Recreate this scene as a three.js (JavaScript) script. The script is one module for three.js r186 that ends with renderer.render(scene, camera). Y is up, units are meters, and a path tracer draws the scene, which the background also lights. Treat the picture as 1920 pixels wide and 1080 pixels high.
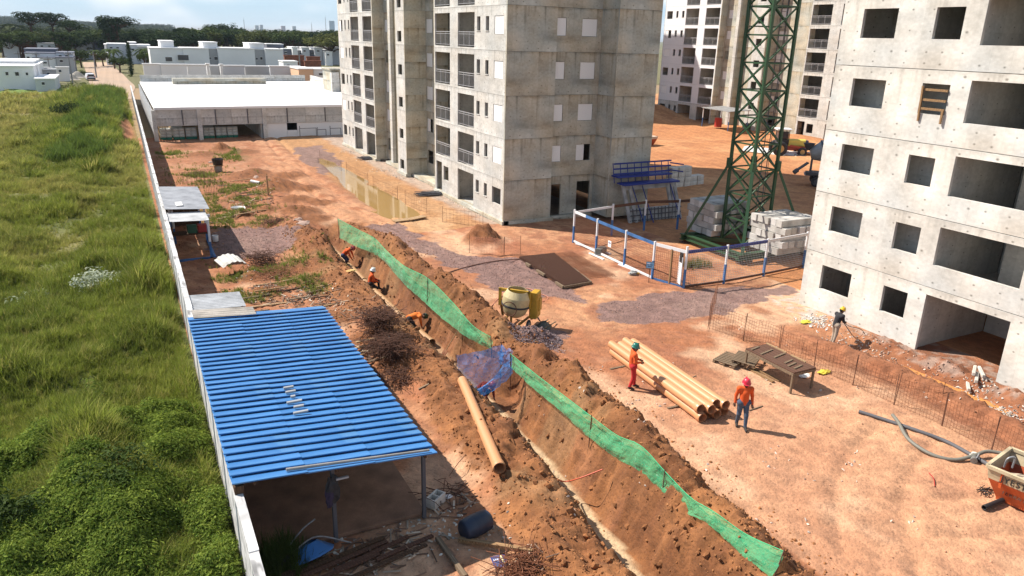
import * as THREE from 'three';
import { mergeGeometries } from 'three/addons/utils/BufferGeometryUtils.js';

// ---------- camera, sky, sun, exposure ----------
const V3 = THREE.Vector3, V = (x, y, z) => new V3(x, y, z), PI = Math.PI;
const scene = new THREE.Scene();
const FOC = 1397, CAM = V(0, 12, 0);
const camRay = (px, py) => V(px - 960, 540 - py, -FOC).normalize();
const upC = camRay(854, 4686).negate(), fwC = camRay(206, 50);
fwC.addScaledVector(upC, -fwC.dot(upC)).normalize();
const rtC = fwC.clone().cross(upC);
const camera = new THREE.PerspectiveCamera(2 * Math.atan(540 / FOC) * 180 / PI, 16 / 9, 0.5, 9000);
camera.position.copy(CAM);
camera.quaternion.setFromRotationMatrix(new THREE.Matrix4().set(rtC.x, rtC.y, rtC.z, 0, upC.x, upC.y, upC.z, 0, -fwC.x, -fwC.y, -fwC.z, 0, 0, 0, 0, 1));
// a pixel of the photograph as a point on a plane of the place
const pixDir = (px, py) => { const d = camRay(px, py); return V(rtC.dot(d), upC.dot(d), -fwC.dot(d)); };
const onY = (px, py, y = 0) => { const d = pixDir(px, py); return d.multiplyScalar((y - CAM.y) / d.y).add(CAM); };
const onZ = (px, py, z) => { const d = pixDir(px, py); return d.multiplyScalar(z / d.z).add(CAM); };
const onX = (px, py, x) => { const d = pixDir(px, py); return d.multiplyScalar(x / d.x).add(CAM); };

const renderer = new THREE.WebGLRenderer({ antialias: true });
renderer.toneMapping = THREE.LinearToneMapping;
renderer.toneMappingExposure = 1.7;
renderer.shadowMap.enabled = true;

// seeded random numbers and noise
let seed = 12345;
const rnd = () => { seed = (seed + 0x6D2B79F5) | 0; let t = Math.imul(seed ^ (seed >>> 15), 1 | seed); t = (t + Math.imul(t ^ (t >>> 7), 61 | t)) ^ t; return ((t ^ (t >>> 14)) >>> 0) / 4294967296; };
const rr = (a, b) => a + (b - a) * rnd();
const clamp = (x, a = 0, b = 1) => x < a ? a : x > b ? b : x;
const lerp = (a, b, t) => a + (b - a) * t;
const sst = (a, b, x) => { const t = clamp((x - a) / (b - a)); return t * t * (3 - 2 * t); };
const hash = (x, y, s) => { let h = Math.imul(x, 374761393) + Math.imul(y, 668265263) + Math.imul(s, 1442695041) | 0; h = Math.imul(h ^ (h >>> 13), 1274126177); return ((h ^ (h >>> 16)) >>> 0) / 4294967296; };
function vnoise(x, y, s = 0, per = 0) {
  const xi = Math.floor(x), yi = Math.floor(y), fx = x - xi, fy = y - yi, u = fx * fx * (3 - 2 * fx), v = fy * fy * (3 - 2 * fy);
  const w = per ? (a) => ((a % per) + per) % per : (a) => a, x0 = w(xi), x1 = w(xi + 1), y0 = w(yi), y1 = w(yi + 1);
  return lerp(lerp(hash(x0, y0, s), hash(x1, y0, s), u), lerp(hash(x0, y1, s), hash(x1, y1, s), u), v);
}
function fbm(x, y, oct = 4, s = 0, per = 0) { let a = 0.5, r = 0, n = 0; for (let i = 0; i < oct; i++) { r += a * vnoise(x, y, s + i, per); n += a; a *= 0.5; x *= 2; y *= 2; per *= 2; } return r / n; }

const SUN = V(-Math.SQRT1_2 * Math.cos(0.82), Math.sin(0.82), -Math.SQRT1_2 * Math.cos(0.82));
{ // clear tropical morning sky with thin low cloud
  const W = 1024, H = 512, d = new Float32Array(W * H * 4), stops = [[0, .43, .50, .545], [.03, .36, .48, .565], [.1, .31, .44, .57], [.25, .27, .38, .52], [.5, .13, .21, .34], [1, .06, .115, .22]];
  for (let j = 0; j < H; j++) for (let i = 0; i < W; i++) {
    const el = ((j + .5) / H - .5) * PI, az = ((i + .5) / W - .5) * 2 * PI, s = Math.sin(el), o = (j * W + i) * 4;
    let c;
    if (s < 0) c = [.26, .2, .15]; else {
      let k = 1; while (stops[k][0] < s) k++;
      const t = (s - stops[k - 1][0]) / (stops[k][0] - stops[k - 1][0]);
      c = [1, 2, 3].map((q) => lerp(stops[k - 1][q], stops[k][q], t));
      const cx = Math.cos(az) / (s + .12), cy = Math.sin(az) / (s + .12);
      const cl = sst(.5, .78, fbm(cx * 1.3 + 3, cy * 1.3, 5, 7)) * .75 * sst(.0, .06, s) + .25 * sst(.5, .7, fbm(cx * .5, cy * .5, 4, 3)) * sst(0, .05, s);
      const lc = sst(.46, .66, fbm(az * 9, el * 55, 4, 17)) * .8 * sst(.2, .04, s); const g = Math.pow(Math.max(0, Math.cos(el) * (Math.cos(az) * SUN.x + Math.sin(az) * SUN.z) + s * SUN.y), 6) * .22;
      c = c.map((q, n) => lerp(q, [.64, .66, .68][n], clamp(cl + lc)) + g);
    }
    d[o] = c[0]; d[o + 1] = c[1]; d[o + 2] = c[2]; d[o + 3] = 1;
  }
  const t = new THREE.DataTexture(d, W, H, THREE.RGBAFormat, THREE.FloatType);
  t.mapping = THREE.EquirectangularReflectionMapping; t.magFilter = THREE.LinearFilter; t.needsUpdate = true;
  scene.background = t; scene.environment = t;
}
const sun = new THREE.DirectionalLight(0xfff5e8, 5);
sun.position.copy(SUN).multiplyScalar(220).add(V(15, 0, -45)); sun.target.position.set(15, 0, -45);
sun.castShadow = true; sun.shadow.mapSize.set(4096, 4096);
Object.assign(sun.shadow.camera, { left: -110, right: 110, top: 110, bottom: -110, near: 1, far: 500 });
scene.add(sun, sun.target);
scene.fog = new THREE.FogExp2(0xc9dcf0, 0.00008);

// ---------- object helpers ----------
const taken = {};
const numbered = (n) => { const k = taken[n] = (taken[n] ?? -1) + 1; return k ? n + '_' + String(k).padStart(3, '0') : n; };
function tag(o, label, category, group, kind) { o.userData = { label, category }; if (group) o.userData.group = group; if (kind) o.userData.kind = kind; return o; }
function thing(name, label, category, pos = [0, 0, 0], turn = 0, group) {
  const o = new THREE.Group(); o.name = numbered(name); o.position.set(...(pos.isVector3 ? pos.toArray() : pos)); o.rotation.y = turn;
  scene.add(o); return tag(o, label, category, group);
}
function part(parent, name, geo, mat, pos, rot) {
  const m = new THREE.Mesh(Array.isArray(geo) ? merge(geo) : geo, mat); m.name = name; m.castShadow = m.receiveShadow = true;
  if (pos) m.position.set(...(pos.isVector3 ? pos.toArray() : pos)); if (rot) m.rotation.set(...rot);
  parent.add(m); return m;
}
function single(name, label, category, geo, mat, group, pos, rot) { const m = part(scene, numbered(name), geo, mat, pos, rot); return tag(m, label, category, group); }
function struct(name, geo, mat) { const m = part(scene, numbered(name), geo, mat); m.userData = { kind: 'structure' }; return m; }
function copyOf(o, label) { const c = o.clone(); c.name = numbered(o.name.replace(/_\d{3}$/, '')); scene.add(c); c.userData = { ...o.userData }; if (label) c.userData.label = label; return c; }

// ---------- geometry helpers (all non-indexed: position, normal, uv in metres) ----------
function clean(g) { g = g.index ? g.toNonIndexed() : g; for (const k of Object.keys(g.attributes)) if (!['position', 'normal', 'uv', 'color'].includes(k)) g.deleteAttribute(k); return g; }
function triUV(g, s = 1) {
  const p = g.attributes.position, n = g.attributes.normal, u = new Float32Array(p.count * 2);
  for (let i = 0; i < p.count; i++) {
    const ax = Math.abs(n.getX(i)), ay = Math.abs(n.getY(i)), az = Math.abs(n.getZ(i)), x = p.getX(i), y = p.getY(i), z = p.getZ(i);
    if (ay > ax && ay > az) { u[2 * i] = x; u[2 * i + 1] = z; } else if (ax > az) { u[2 * i] = z; u[2 * i + 1] = y; } else { u[2 * i] = x; u[2 * i + 1] = y; }
  }
  for (let i = 0; i < u.length; i++) u[i] *= s;
  g.setAttribute('uv', new THREE.BufferAttribute(u, 2)); return g;
}
const merge = (l) => { const c = l.map(clean); return c.length === 1 ? c[0] : mergeGeometries(c); };
function box(w, h, d, x = 0, y = 0, z = 0, rx = 0, ry = 0, rz = 0) {
  const g = triUV(clean(new THREE.BoxGeometry(w, h, d)));
  if (rx || ry || rz) g.applyMatrix4(new THREE.Matrix4().makeRotationFromEuler(new THREE.Euler(rx, ry, rz)));
  return g.translate(x, y, z);
}
const span = (x0, x1, y0, y1, z0, z1) => box(x1 - x0, y1 - y0, z1 - z0, (x0 + x1) / 2, (y0 + y1) / 2, (z0 + z1) / 2);
// box with chamfered edges
function cbox(w, h, d, b, x = 0, y = 0, z = 0) {
  const s = new THREE.Shape(); const a = w / 2 - b, c = h / 2 - b;
  s.moveTo(-a, -c); s.lineTo(a, -c); s.lineTo(a, c); s.lineTo(-a, c); s.closePath();
  const g = new THREE.ExtrudeGeometry(s, { depth: d - 2 * b, bevelEnabled: true, bevelSize: b, bevelThickness: b, bevelSegments: 1 });
  return triUV(clean(g.translate(0, 0, -d / 2 + b))).translate(x, y, z);
}
const UP = V(0, 1, 0);
function rod(a, b, r, r2 = r, seg = 6, open = false) {
  const d = b.clone().sub(a), L = d.length(), g = clean(new THREE.CylinderGeometry(r2, r, L, seg, 1, open));
  const uv = g.attributes.uv; for (let i = 0; i < uv.count; i++) uv.setXY(i, uv.getX(i) * 2 * PI * r, uv.getY(i) * L);
  return g.applyQuaternion(new THREE.Quaternion().setFromUnitVectors(UP, d.normalize())).translate((a.x + b.x) / 2, (a.y + b.y) / 2, (a.z + b.z) / 2);
}
function beam(a, b, w, h) { // squared bar between two points
  const d = b.clone().sub(a), L = d.length(), g = triUV(clean(new THREE.BoxGeometry(w, h, L)));
  const m = new THREE.Matrix4().lookAt(b, a, Math.abs(d.y) / L > .98 ? V(1, 0, 0) : UP);
  return g.applyMatrix4(m).translate((a.x + b.x) / 2, (a.y + b.y) / 2, (a.z + b.z) / 2);
}
const wire = (a, b, r) => rod(a, b, r, r, 3, true);
function tube(pts, r, seg = 8, n) { const g = new THREE.TubeGeometry(new THREE.CatmullRomCurve3(pts), n ?? pts.length * 6, r, seg); const uv = g.attributes.uv; for (let i = 0; i < uv.count; i++) uv.setXY(i, uv.getX(i) * 10, uv.getY(i)); return clean(g); }
const lathe = (pts, seg = 20) => clean(new THREE.LatheGeometry(pts.map((p) => new THREE.Vector2(...p)), seg));
// wall sheet with rectangular holes [x0,x1,y0,y1]; outer face at z = 0, thickness t behind it
function panel(x0, x1, y0, y1, t, holes = []) {
  const s = new THREE.Shape(); s.moveTo(x0, y0); s.lineTo(x1, y0); s.lineTo(x1, y1); s.lineTo(x0, y1); s.closePath();
  let notches = holes.filter((h) => h[2] <= y0 + 1e-6);
  if (notches.length) { // door openings cut the lower edge
    notches.sort((a, b) => a[0] - b[0]); const q = new THREE.Shape(); q.moveTo(x0, y0);
    for (const [a, b, , d] of notches) { q.lineTo(a, y0); q.lineTo(a, d); q.lineTo(b, d); q.lineTo(b, y0); }
    q.lineTo(x1, y0); q.lineTo(x1, y1); q.lineTo(x0, y1); q.closePath(); s.curves = q.curves; s.currentPoint = q.currentPoint;
  }
  for (const [a, b, c, d] of holes) if (c > y0 + 1e-6) { const h = new THREE.Path(); h.moveTo(a, c); h.lineTo(a, d); h.lineTo(b, d); h.lineTo(b, c); h.closePath(); s.holes.push(h); }
  return clean(new THREE.ExtrudeGeometry(s, { depth: t, bevelEnabled: false }).translate(0, 0, -t));
}
function ribbon(rows) { // rows: arrays of points, joined into a sheet
  const p = [], uv = [], n = rows[0].length;
  for (let i = 0; i + 1 < rows.length; i++) for (let j = 0; j + 1 < n; j++)
    for (const [a, b] of [[i, j], [i + 1, j], [i + 1, j + 1], [i, j], [i + 1, j + 1], [i, j + 1]]) { const q = rows[a][b]; p.push(q.x, q.y, q.z); uv.push(a / (rows.length - 1), b / (n - 1)); }
  const g = new THREE.BufferGeometry(); g.setAttribute('position', new THREE.Float32BufferAttribute(p, 3)); g.setAttribute('uv', new THREE.Float32BufferAttribute(uv, 2)); g.computeVertexNormals(); return g;
}
function sheet(nx, nz, at, colour) { // indexed grid with smooth normals and vertex colours; at(i,j) -> point
  const p = new Float32Array(nx * nz * 3), c = new Float32Array(nx * nz * 3), uv = new Float32Array(nx * nz * 2), ix = [];
  for (let j = 0; j < nz; j++) for (let i = 0; i < nx; i++) {
    const o = j * nx + i, q = at(i, j), k = colour(q[0], q[2], q[1]);
    p.set(q, o * 3); c.set(k, o * 3); uv[2 * o] = q[0] + q[1] * .8; uv[2 * o + 1] = q[2] + q[1] * .35;
    if (i && j) ix.push(o - nx - 1, o - 1, o - nx, o - nx, o - 1, o);
  }
  const g = new THREE.BufferGeometry(); g.setIndex(ix); g.setAttribute('position', new THREE.BufferAttribute(p, 3)); g.setAttribute('color', new THREE.BufferAttribute(c, 3)); g.setAttribute('uv', new THREE.BufferAttribute(uv, 2));
  g.computeVertexNormals(); return g;
}

// ---------- textures and materials ----------
function tex(w, h, f, size, srgb = true) { // f(x,y) -> grey number or [r,g,b] in 0..1 ; size = metres covered
  const d = new Uint8Array(w * h * 4);
  for (let j = 0; j < h; j++) for (let i = 0; i < w; i++) { const c = f(i / w, j / h), o = (j * w + i) * 4; for (let k = 0; k < 3; k++) d[o + k] = clamp(c.length ? c[k] : c) * 255; d[o + 3] = 255; }
  const t = new THREE.DataTexture(d, w, h); t.wrapS = t.wrapT = THREE.RepeatWrapping; t.magFilter = THREE.LinearFilter; t.minFilter = THREE.LinearMipmapLinearFilter; t.generateMipmaps = true;
  if (srgb) t.colorSpace = THREE.SRGBColorSpace; t.repeat.set(1 / size[0], 1 / size[1]); t.needsUpdate = true; return t;
}
function canvasTex(w, h, draw) { const c = document.createElement('canvas'); c.width = w; c.height = h; draw(c.getContext('2d'), w, h); const t = new THREE.CanvasTexture(c); t.colorSpace = THREE.SRGBColorSpace; return t; }
const lin = (r, g, b) => new THREE.Color().setRGB(r, g, b);
const mat = (r, g, b, rough = .9, o = {}) => new THREE.MeshStandardMaterial({ color: lin(r, g, b), roughness: rough, side: THREE.DoubleSide, ...o });

const soilGrain = tex(1024, 1024, (x, y) => { const a = fbm(x * 12, y * 12, 6, 11, 12), b = vnoise(x * 190, y * 190, 5, 190), c = fbm(x * 40, y * 40, 3, 21, 40); let v = .84 + (a - .5) * .26 + (b - .5) * .07 + (c - .5) * .12; if (c > .70) v -= .10; return clamp(v); }, [3.1, 3.1]);
const soilBump = tex(1024, 1024, (x, y) => { const c = fbm(x * 40, y * 40, 4, 21, 40), a = fbm(x * 12, y * 12, 4, 11, 12); return .35 * a + .65 * c; }, [3.1, 3.1], false);
const soilMat = new THREE.MeshStandardMaterial({ vertexColors: true, map: soilGrain, bumpMap: soilBump, bumpScale: .05, roughness: 1 });
soilMat.color.setRGB(1.35, 1.35, 1.35);
// in-situ concrete: cement patches, board seams, form-tie holes in rows, run marks
function concreteTex(seedN, base, warm, stain, tie = 1) {
  const W = 1024, H = 512, ties = [], runs = [];
  for (let k = 0; k < 9; k++) for (const [row, jit] of [[.07, .012], [.22, .02], [.5, .03], [.78, .03], [.93, .012]]) if (hash(k, row * 100 | 0, seedN) > .22) ties.push([(k + .25 + .4 * hash(k, 3, seedN)) / 9, row + (hash(k, 9, seedN + (row * 50 | 0)) - .5) * jit, .0028 + .0026 * hash(k, row * 70 | 0, 5)]);
  for (let k = 0; k < 22; k++) runs.push([hash(k, 1, seedN), .2 + .8 * hash(k, 2, seedN), hash(k, 4, seedN) * .02 + .003, hash(k, 5, seedN)]);
  return tex(W, H, (x, y) => {
    let v = base + (fbm(x * 6, y * 3, 5, seedN, 6) - .5) * .18 + (fbm(x * 60, y * 30, 3, seedN + 2, 60) - .5) * .09;
    const seam = Math.abs(((x * 9.3 + .1) % 1) - .5) > .493 ? .04 : 0; v -= seam;
    v += (hash(Math.floor(x * 9.3 + .6), 0, seedN) - .5) * .05;
    for (const [rx, len, w, k] of runs) { const dx = Math.abs(x - rx); if (dx < w && y > 1 - len) v -= stain * .42 * (1 - dx / w) * k * sst(1 - len, 1, y) * (.3 + 1.2 * fbm(x * 120, y * 6, 3, seedN)); }
    v -= stain * .2 * sst(.42, .85, fbm(x * 5, y * 7, 5, seedN + 4, 5)) + stain * .42 * sst(.9, 1, y) * fbm(x * 8, 1, 3, seedN + 6, 8);
    for (const [tx, ty, tr] of ties) { const q = Math.hypot((x - tx) * 2, y - ty) / (tr * 2 * tie); if (q < 1.5) v = lerp(v, q < .45 / tie ? .25 : .54, sst(1.5, .6, q) * .8); }
    const b = (fbm(x * 4, y * 2, 3, seedN + 9, 4) - .5) * .06;
    return [v + .012 * warm + b * warm, v, v - .035 * warm - b * warm];
  }, [7.2, 2.78]);
}
const conBump = tex(512, 256, (x, y) => .5 + (fbm(x * 40, y * 20, 4, 77, 40) - .5) * .8, [7.2, 2.78], false);
const conA = new THREE.MeshStandardMaterial({ map: concreteTex(31, .75, .6, .3, 1.3), bumpMap: conBump, bumpScale: .008, roughness: .92, side: THREE.DoubleSide });
const conA2 = new THREE.MeshStandardMaterial({ map: concreteTex(47, .665, 1.7, .34, 1.4), bumpMap: conBump, bumpScale: .008, roughness: .92, side: THREE.DoubleSide });  // darker, browner copy of conA: shade on end walls and recesses in its colour
const conB = new THREE.MeshStandardMaterial({ map: concreteTex(59, .785, .8, .14, 1.6), bumpMap: conBump, bumpScale: .006, roughness: .9, side: THREE.DoubleSide });
const conIn = new THREE.MeshStandardMaterial({ map: concreteTex(63, .70, .7, .08), roughness: .95, side: THREE.DoubleSide });
const blotch = tex(512, 512, (x, y) => .82 + (fbm(x * 5, y * 5, 5, 5, 5) - .5) * .34 + (vnoise(x * 120, y * 120, 2, 120) - .5) * .08, [2.3, 2.3]);
const faint = tex(512, 512, (x, y) => .95 + (fbm(x * 5, y * 5, 5, 6, 5) - .5) * .1, [23, 23]);
const woodTex = tex(256, 512, (x, y) => { const g = fbm(x * 18, y * 1.5, 4, 3, 18); return [.72 + (g - .5) * .5, .66 + (g - .5) * .5, .58 + (g - .5) * .5]; }, [.35, 1.6]);
const M = {
  white: mat(.78, .78, .77, .6), whitePaint: mat(.76, .77, .79, .8, { map: faint }), plaster: mat(.84, .84, .84, .95, { map: faint }), grey: mat(.34, .34, .34, .8, { map: blotch }), dark: mat(.03, .03, .032, .7), darkGrey: mat(.09, .09, .1, .7),
  steel: mat(.33, .34, .36, .45, { metalness: .5 }), rail: mat(.30, .30, .31, .5), rust: mat(.20, .075, .035, .9), rustDark: mat(.10, .045, .028, .95),
  wood: mat(.50, .36, .22, .85, { map: woodTex }), woodGrey: mat(.34, .29, .24, .9, { map: woodTex }), woodRed: mat(.20, .11, .085, .9, { map: woodTex }), woodPale: mat(.66, .52, .36, .85, { map: woodTex }), woodDark: mat(.16, .10, .065, .95, { map: woodTex }),
  blue: mat(.015, .075, .30, .55, { map: blotch }), blueRail: mat(.06, .19, .46, .6, { map: blotch }), blueDeep: mat(.012, .028, .20, .6), green: mat(.018, .058, .022, .5), yellow: mat(.62, .36, .035, .5, { map: blotch }),
  pipe: new THREE.MeshPhysicalMaterial({ color: lin(.54, .265, .125), roughness: .4, clearcoat: .15, clearcoatRoughness: .3, side: THREE.DoubleSide }), pipeIn: mat(.30, .12, .05, .7),
  black: mat(.018, .018, .02, .5), rubber: mat(.03, .03, .033, .75), hose: mat(.16, .155, .13, .6), orange: mat(.62, .11, .025, .5, { map: blotch }), red: mat(.35, .03, .025, .6),
  glass: mat(.03, .035, .045, .12), brick: mat(.36, .13, .07, .95, { map: blotch }), tan: mat(.5, .4, .3, .95, { map: blotch }), leaf: null,
};
const leafMat = (r, g, b, t = .4) => new THREE.MeshPhysicalMaterial({ color: lin(r, g, b), roughness: .9, specularIntensity: .15, transmission: t, thickness: 0, side: THREE.DoubleSide, vertexColors: false });

// ================= GROUND =================
const tab = (T, z) => { if (z <= T[0][0]) return T[0][1]; for (let i = 1; i < T.length; i++) if (z <= T[i][0]) return lerp(T[i - 1][1], T[i][1], (z - T[i - 1][0]) / (T[i][0] - T[i - 1][0])); return T[T.length - 1][1]; };
const trenchX = (z) => tab([[-50, 10.95], [-42, 10.85], [-36, 10.8], [-31, 10.92], [-28, 11.1], [-22, 10.98], [-19.5, 10.9], [-17, 10.82], [-15.5, 10.68], [-13.5, 10.48], [-12.5, 10.34], [-8, 10.0], [-4, 9.7]], z);
const moundR = (z) => tab([[-47, .1], [-44.5, .3], [-42, .45], [-39, 1.15], [-34, 1.0], [-29, 1.1], [-26, .8], [-24.3, .42], [-22, .75], [-20, 1.2], [-16, 1.2], [-12, 1.05], [-8, .9], [-4, .9]], z);
const moundL = (z) => tab([[-50, .25], [-46, .55], [-42, .6], [-38, .35], [-34, .28], [-30, .22], [-26, .22], [-23, .35], [-19, .62], [-15, .55], [-11, .5], [-4, .5]], z);
const puddleX = (z) => tab([[-76, 17.3], [-65, 17.15], [-59, 16.9], [-53, 16.75], [-49, 16.9], [-47, 16.9]], z), puddleW = (z) => tab([[-76, 0], [-73, .55], [-65, .9], [-59, 1.15], [-53, 1.3], [-49, 1.2], [-47.6, 0]], z);
const rutX = (z) => tab([[-21, 26.2], [-17, 26.9], [-15, 26.9], [-13, 26.7], [-8, 26.0], [-4, 25.4]], z);
const HEAPS = [[onY(415, 282), 1.0, .75], [onY(905, 452), 1.1, .95], [onY(560, 400), 1.3, .55], [onY(530, 352), 1.7, .45], [onY(590, 412), 1.0, .35], [onY(600, 470), 1.1, .5], [onY(560, 505), 1.3, .35], [onY(470, 330), 1.8, .3], [onY(555, 375), 1.1, .4], [onY(340, 275), 1.4, .3], [onY(1003, 643), .95, .55], [onY(1770, 690), 1.2, .12], [onY(1010, 700), .9, .35], ...[[440, 372, .8, .35], [455, 405, .7, .4], [500, 395, .9, .35], [520, 350, 1.2, .4], [480, 325, 1.3, .3], [545, 330, 1.4, .3], [575, 355, 1.0, .3], [600, 380, .9, .25], [470, 520, .7, .35], [500, 548, .8, .3], [580, 530, .8, .3], [620, 600, .9, .3], [700, 640, .9, .4], [745, 690, .9, .35], [380, 290, 1.5, .3], [450, 285, 1.6, .3]].map(([a, b, r, h]) => [onY(a, b), r, h])];
const TRACKS = [[14.6, -8.5, 22.2, -13.4, .9], [14.8, -12.5, 21, -9, -.6], [18.5, -24.5, 23.5, -16.5, .8], [13, -58, 17.5, -38, -1.2], [12.2, -78, 13.4, -54, .6], [15.5, -34, 18.8, -25.5, .5], [9.5, -66, 13.5, -48, .5]];
function yardH(x, z) {
  let y = (fbm(x * .28, z * .28, 3, 1) - .5) * .16 + (fbm(x * 1.4, z * 1.4, 3, 2) - .5) * .07;
  // wheel ruts of the site road
  const rd = x - tab([[-96, 15], [-80, 14], [-66, 12.6], [-56, 12.6], [-48, 14.5], [-38, 17], [-30, 18]], z);
  for (const o of [-1.6, -.2, 1.3]) y -= .13 * Math.exp(-Math.pow((rd - o) / .24, 2)) * sst(.35, .6, fbm(x * .4, z * .12, 2, 44)) * sst(-26, -40, z);
  let lump = 0;
  const xc = trenchX(z), d = x - xc, open = sst(-48.5, -46, z);
  if (z > -52) {
    const wob = (fbm(z * .9, 3.3, 3, 8) - .5) * .5, wob2 = (fbm(z * 1.1, 9.1, 3, 9) - .5) * .6;
    const mr = moundR(z) * (.75 + .5 * fbm(x * .5, z * .45, 2, 19)), ml = moundL(z) * (.7 + .6 * fbm(x * .6, z * .5, 2, 29));
    const up = sst(.45 + wob * .4, 1.7, d), dn = sst(3.15 + wob2, 1.75, d), R = mr * Math.min(up, dn);
    const L = ml * Math.min(sst(-.85, -1.5, d), sst(-3.4 + wob2, -2.0, d));
    y += R + L; lump = clamp((R + L) * 1.6 + (Math.abs(d) < 1.6 && open > .3 ? .35 : 0));
    const bay = Math.exp(-Math.pow((z + 22.4) / .8, 2)) * .75;
    const dl = -.42 + wob * .35, dr = .2 + wob2 * .3 + bay;
    const cutL = sst(dl - .62, dl, d), cutR = sst(dr + .58 + .35 * fbm(x, z, 2, 6), dr, d), cut = Math.min(cutL, cutR) * open;
    y = lerp(y, -1.12 + (fbm(x * 2, z * 2, 2, 12) - .5) * .08, cut);
    lump = Math.max(lump, .95 * (1 - Math.abs(cutR * 2 - 1)) * open, .5 * (1 - Math.abs(cutL * 2 - 1)) * open); lump *= 1 - sst(.8, 1, cut) * .92;
  }
  for (const [c, r, h] of HEAPS) { const q = Math.hypot(x - c.x, z - c.z) / r; if (q < 2.2) { const e = h * Math.exp(-q * q * 1.3); y += e; lump = Math.max(lump, clamp(e * 1.5)); } }
  const pw = puddleW(z); if (pw > 0) y -= .2 * sst(1.5, .7, Math.abs(x - puddleX(z)) / (pw + .35 * (fbm(z * .5, 4, 2, 3) - .5) + .05));
  if (x > 23.5 && z > -24) { const q = x - rutX(z), k = sst(-22, -18.5, z); y -= k * (.46 * Math.exp(-Math.pow(q / .62, 2)) + .13 * Math.exp(-Math.pow((q + 2.1) / .4, 2))) ; y += k * .16 * Math.exp(-Math.pow((q + 1.25) / .35, 2)) + k * .12 * Math.exp(-Math.pow((q - 1.0) / .3, 2)); lump = Math.max(lump, k * .55 * sst(3.2, 1.5, Math.abs(q)) * sst(.3, .8, Math.abs(q))); }
  if (x < 8 && z < -24 && z > -66) lump = Math.max(lump, .22); if (x > 5 && x < 15 && z < -46 && z > -74) lump = Math.max(lump, .30 * sst(15, 12, x) * sst(-74, -68, z) * sst(-46, -50, z));
  const wall = z > -46 && d > -1.2 && d < 1.7 && y < .55 && y > -1.0 ? sst(-1.05, -.8, y) * sst(.55, .2, y) : 0; if (wall > 0) y += wall * ((Math.abs(fbm(z * 3.2, x * .7, 3, 55) - .5) * -1.1 + .15) * .5 + (fbm(x * 5, z * 5, 2, 56) - .5) * .2);
  for (const [ax, az, bx, bz, cv] of TRACKS) { const dx = bx - ax, dz = bz - az, L = Math.hypot(dx, dz), t = ((x - ax) * dx + (z - az) * dz) / (L * L); if (t < 0 || t > 1) continue; const q = ((x - ax) * dz - (z - az) * dx) / L - cv * Math.sin(t * PI); for (const o of [-.85, .85]) { const e = (q - o) / .17; if (e * e < 6) y -= Math.exp(-e * e) * (.085 + .03 * Math.sin(t * L * 26)) * sst(0, .1, t) * sst(1, .9, t); else if (e * e < 14) y += .02; } }
  const r1 = fbm(x * 1.5, z * 1.5, 3, 13) - .5, r2 = Math.abs(fbm(x * 3.4, z * 3.4, 3, 17) - .5) * 2, r3 = fbm(x * 8, z * 8, 2, 23) - .5;
  y += lump * (r1 * .5 + (.35 - r2) * .42 + r3 * .26) + r3 * .03;
  const edge = Math.min(sst(1.25, 1.9, x), sst(30, 28.6, x), sst(-96, -94.5, z), sst(-4, -5, z));
  if (z > -40.5 && x > 28.3) y = Math.min(y, -.02);
  return y * edge;
}
const inPoly = (P, x, z) => { let r = false; for (let i = 0, j = P.length - 1; i < P.length; j = i++) if ((P[i][1] > z) !== (P[j][1] > z) && x < (P[j][0] - P[i][0]) * (z - P[i][1]) / (P[j][1] - P[i][1]) + P[i][0]) r = !r; return r; };
const pixPoly = (l) => l.map(([a, b]) => { const p = onY(a, b); return [p.x, p.z]; });
const GRAVEL = [[[1120, 572], [1128, 605], [1250, 603], [1345, 592], [1500, 545], [1500, 535], [1310, 545], [1220, 552]], [[690, 425], [735, 415], [800, 450], [880, 480], [990, 490], [1060, 545], [1100, 575], [1030, 560], [930, 545], [870, 505], [790, 480]], [[395, 428], [535, 425], [552, 447], [520, 482], [395, 485]], [[960, 620], [1010, 612], [1065, 625], [1040, 660], [975, 650]], [[550, 278], [600, 272], [640, 300], [610, 330], [560, 300]]].map(pixPoly);
const grav = (x, z) => { const a = (fbm(x * .9, z * .9, 3, 51) - .5) * 1.6, b = (fbm(x * .9 + 40, z * .9, 3, 52) - .5) * 1.6; return GRAVEL.some((P) => inPoly(P, x + a, z + b)); };
const GRASSY = [[440, 402, 34], [370, 330, 30], [440, 290, 26], [430, 360, 40], [440, 545, 25], [580, 520, 22], [600, 500, 16], [320, 290, 20], [520, 520, 20]].map(([a, b, r]) => [onY(a, b), r * .055]);
const grassy = (x, z) => { let g = 0; if (grav(x, z)) return 0; for (const [c, r] of GRASSY) g = Math.max(g, Math.exp(-((x - c.x) ** 2 + ((z - c.z) * .45) ** 2) / (r * r))); return g * .8 * sst(.44, .64, fbm(x * .8, z * .8, 3, 61)) ; };
const mix3 = (a, b, t) => [lerp(a[0], b[0], t), lerp(a[1], b[1], t), lerp(a[2], b[2], t)];
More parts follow.
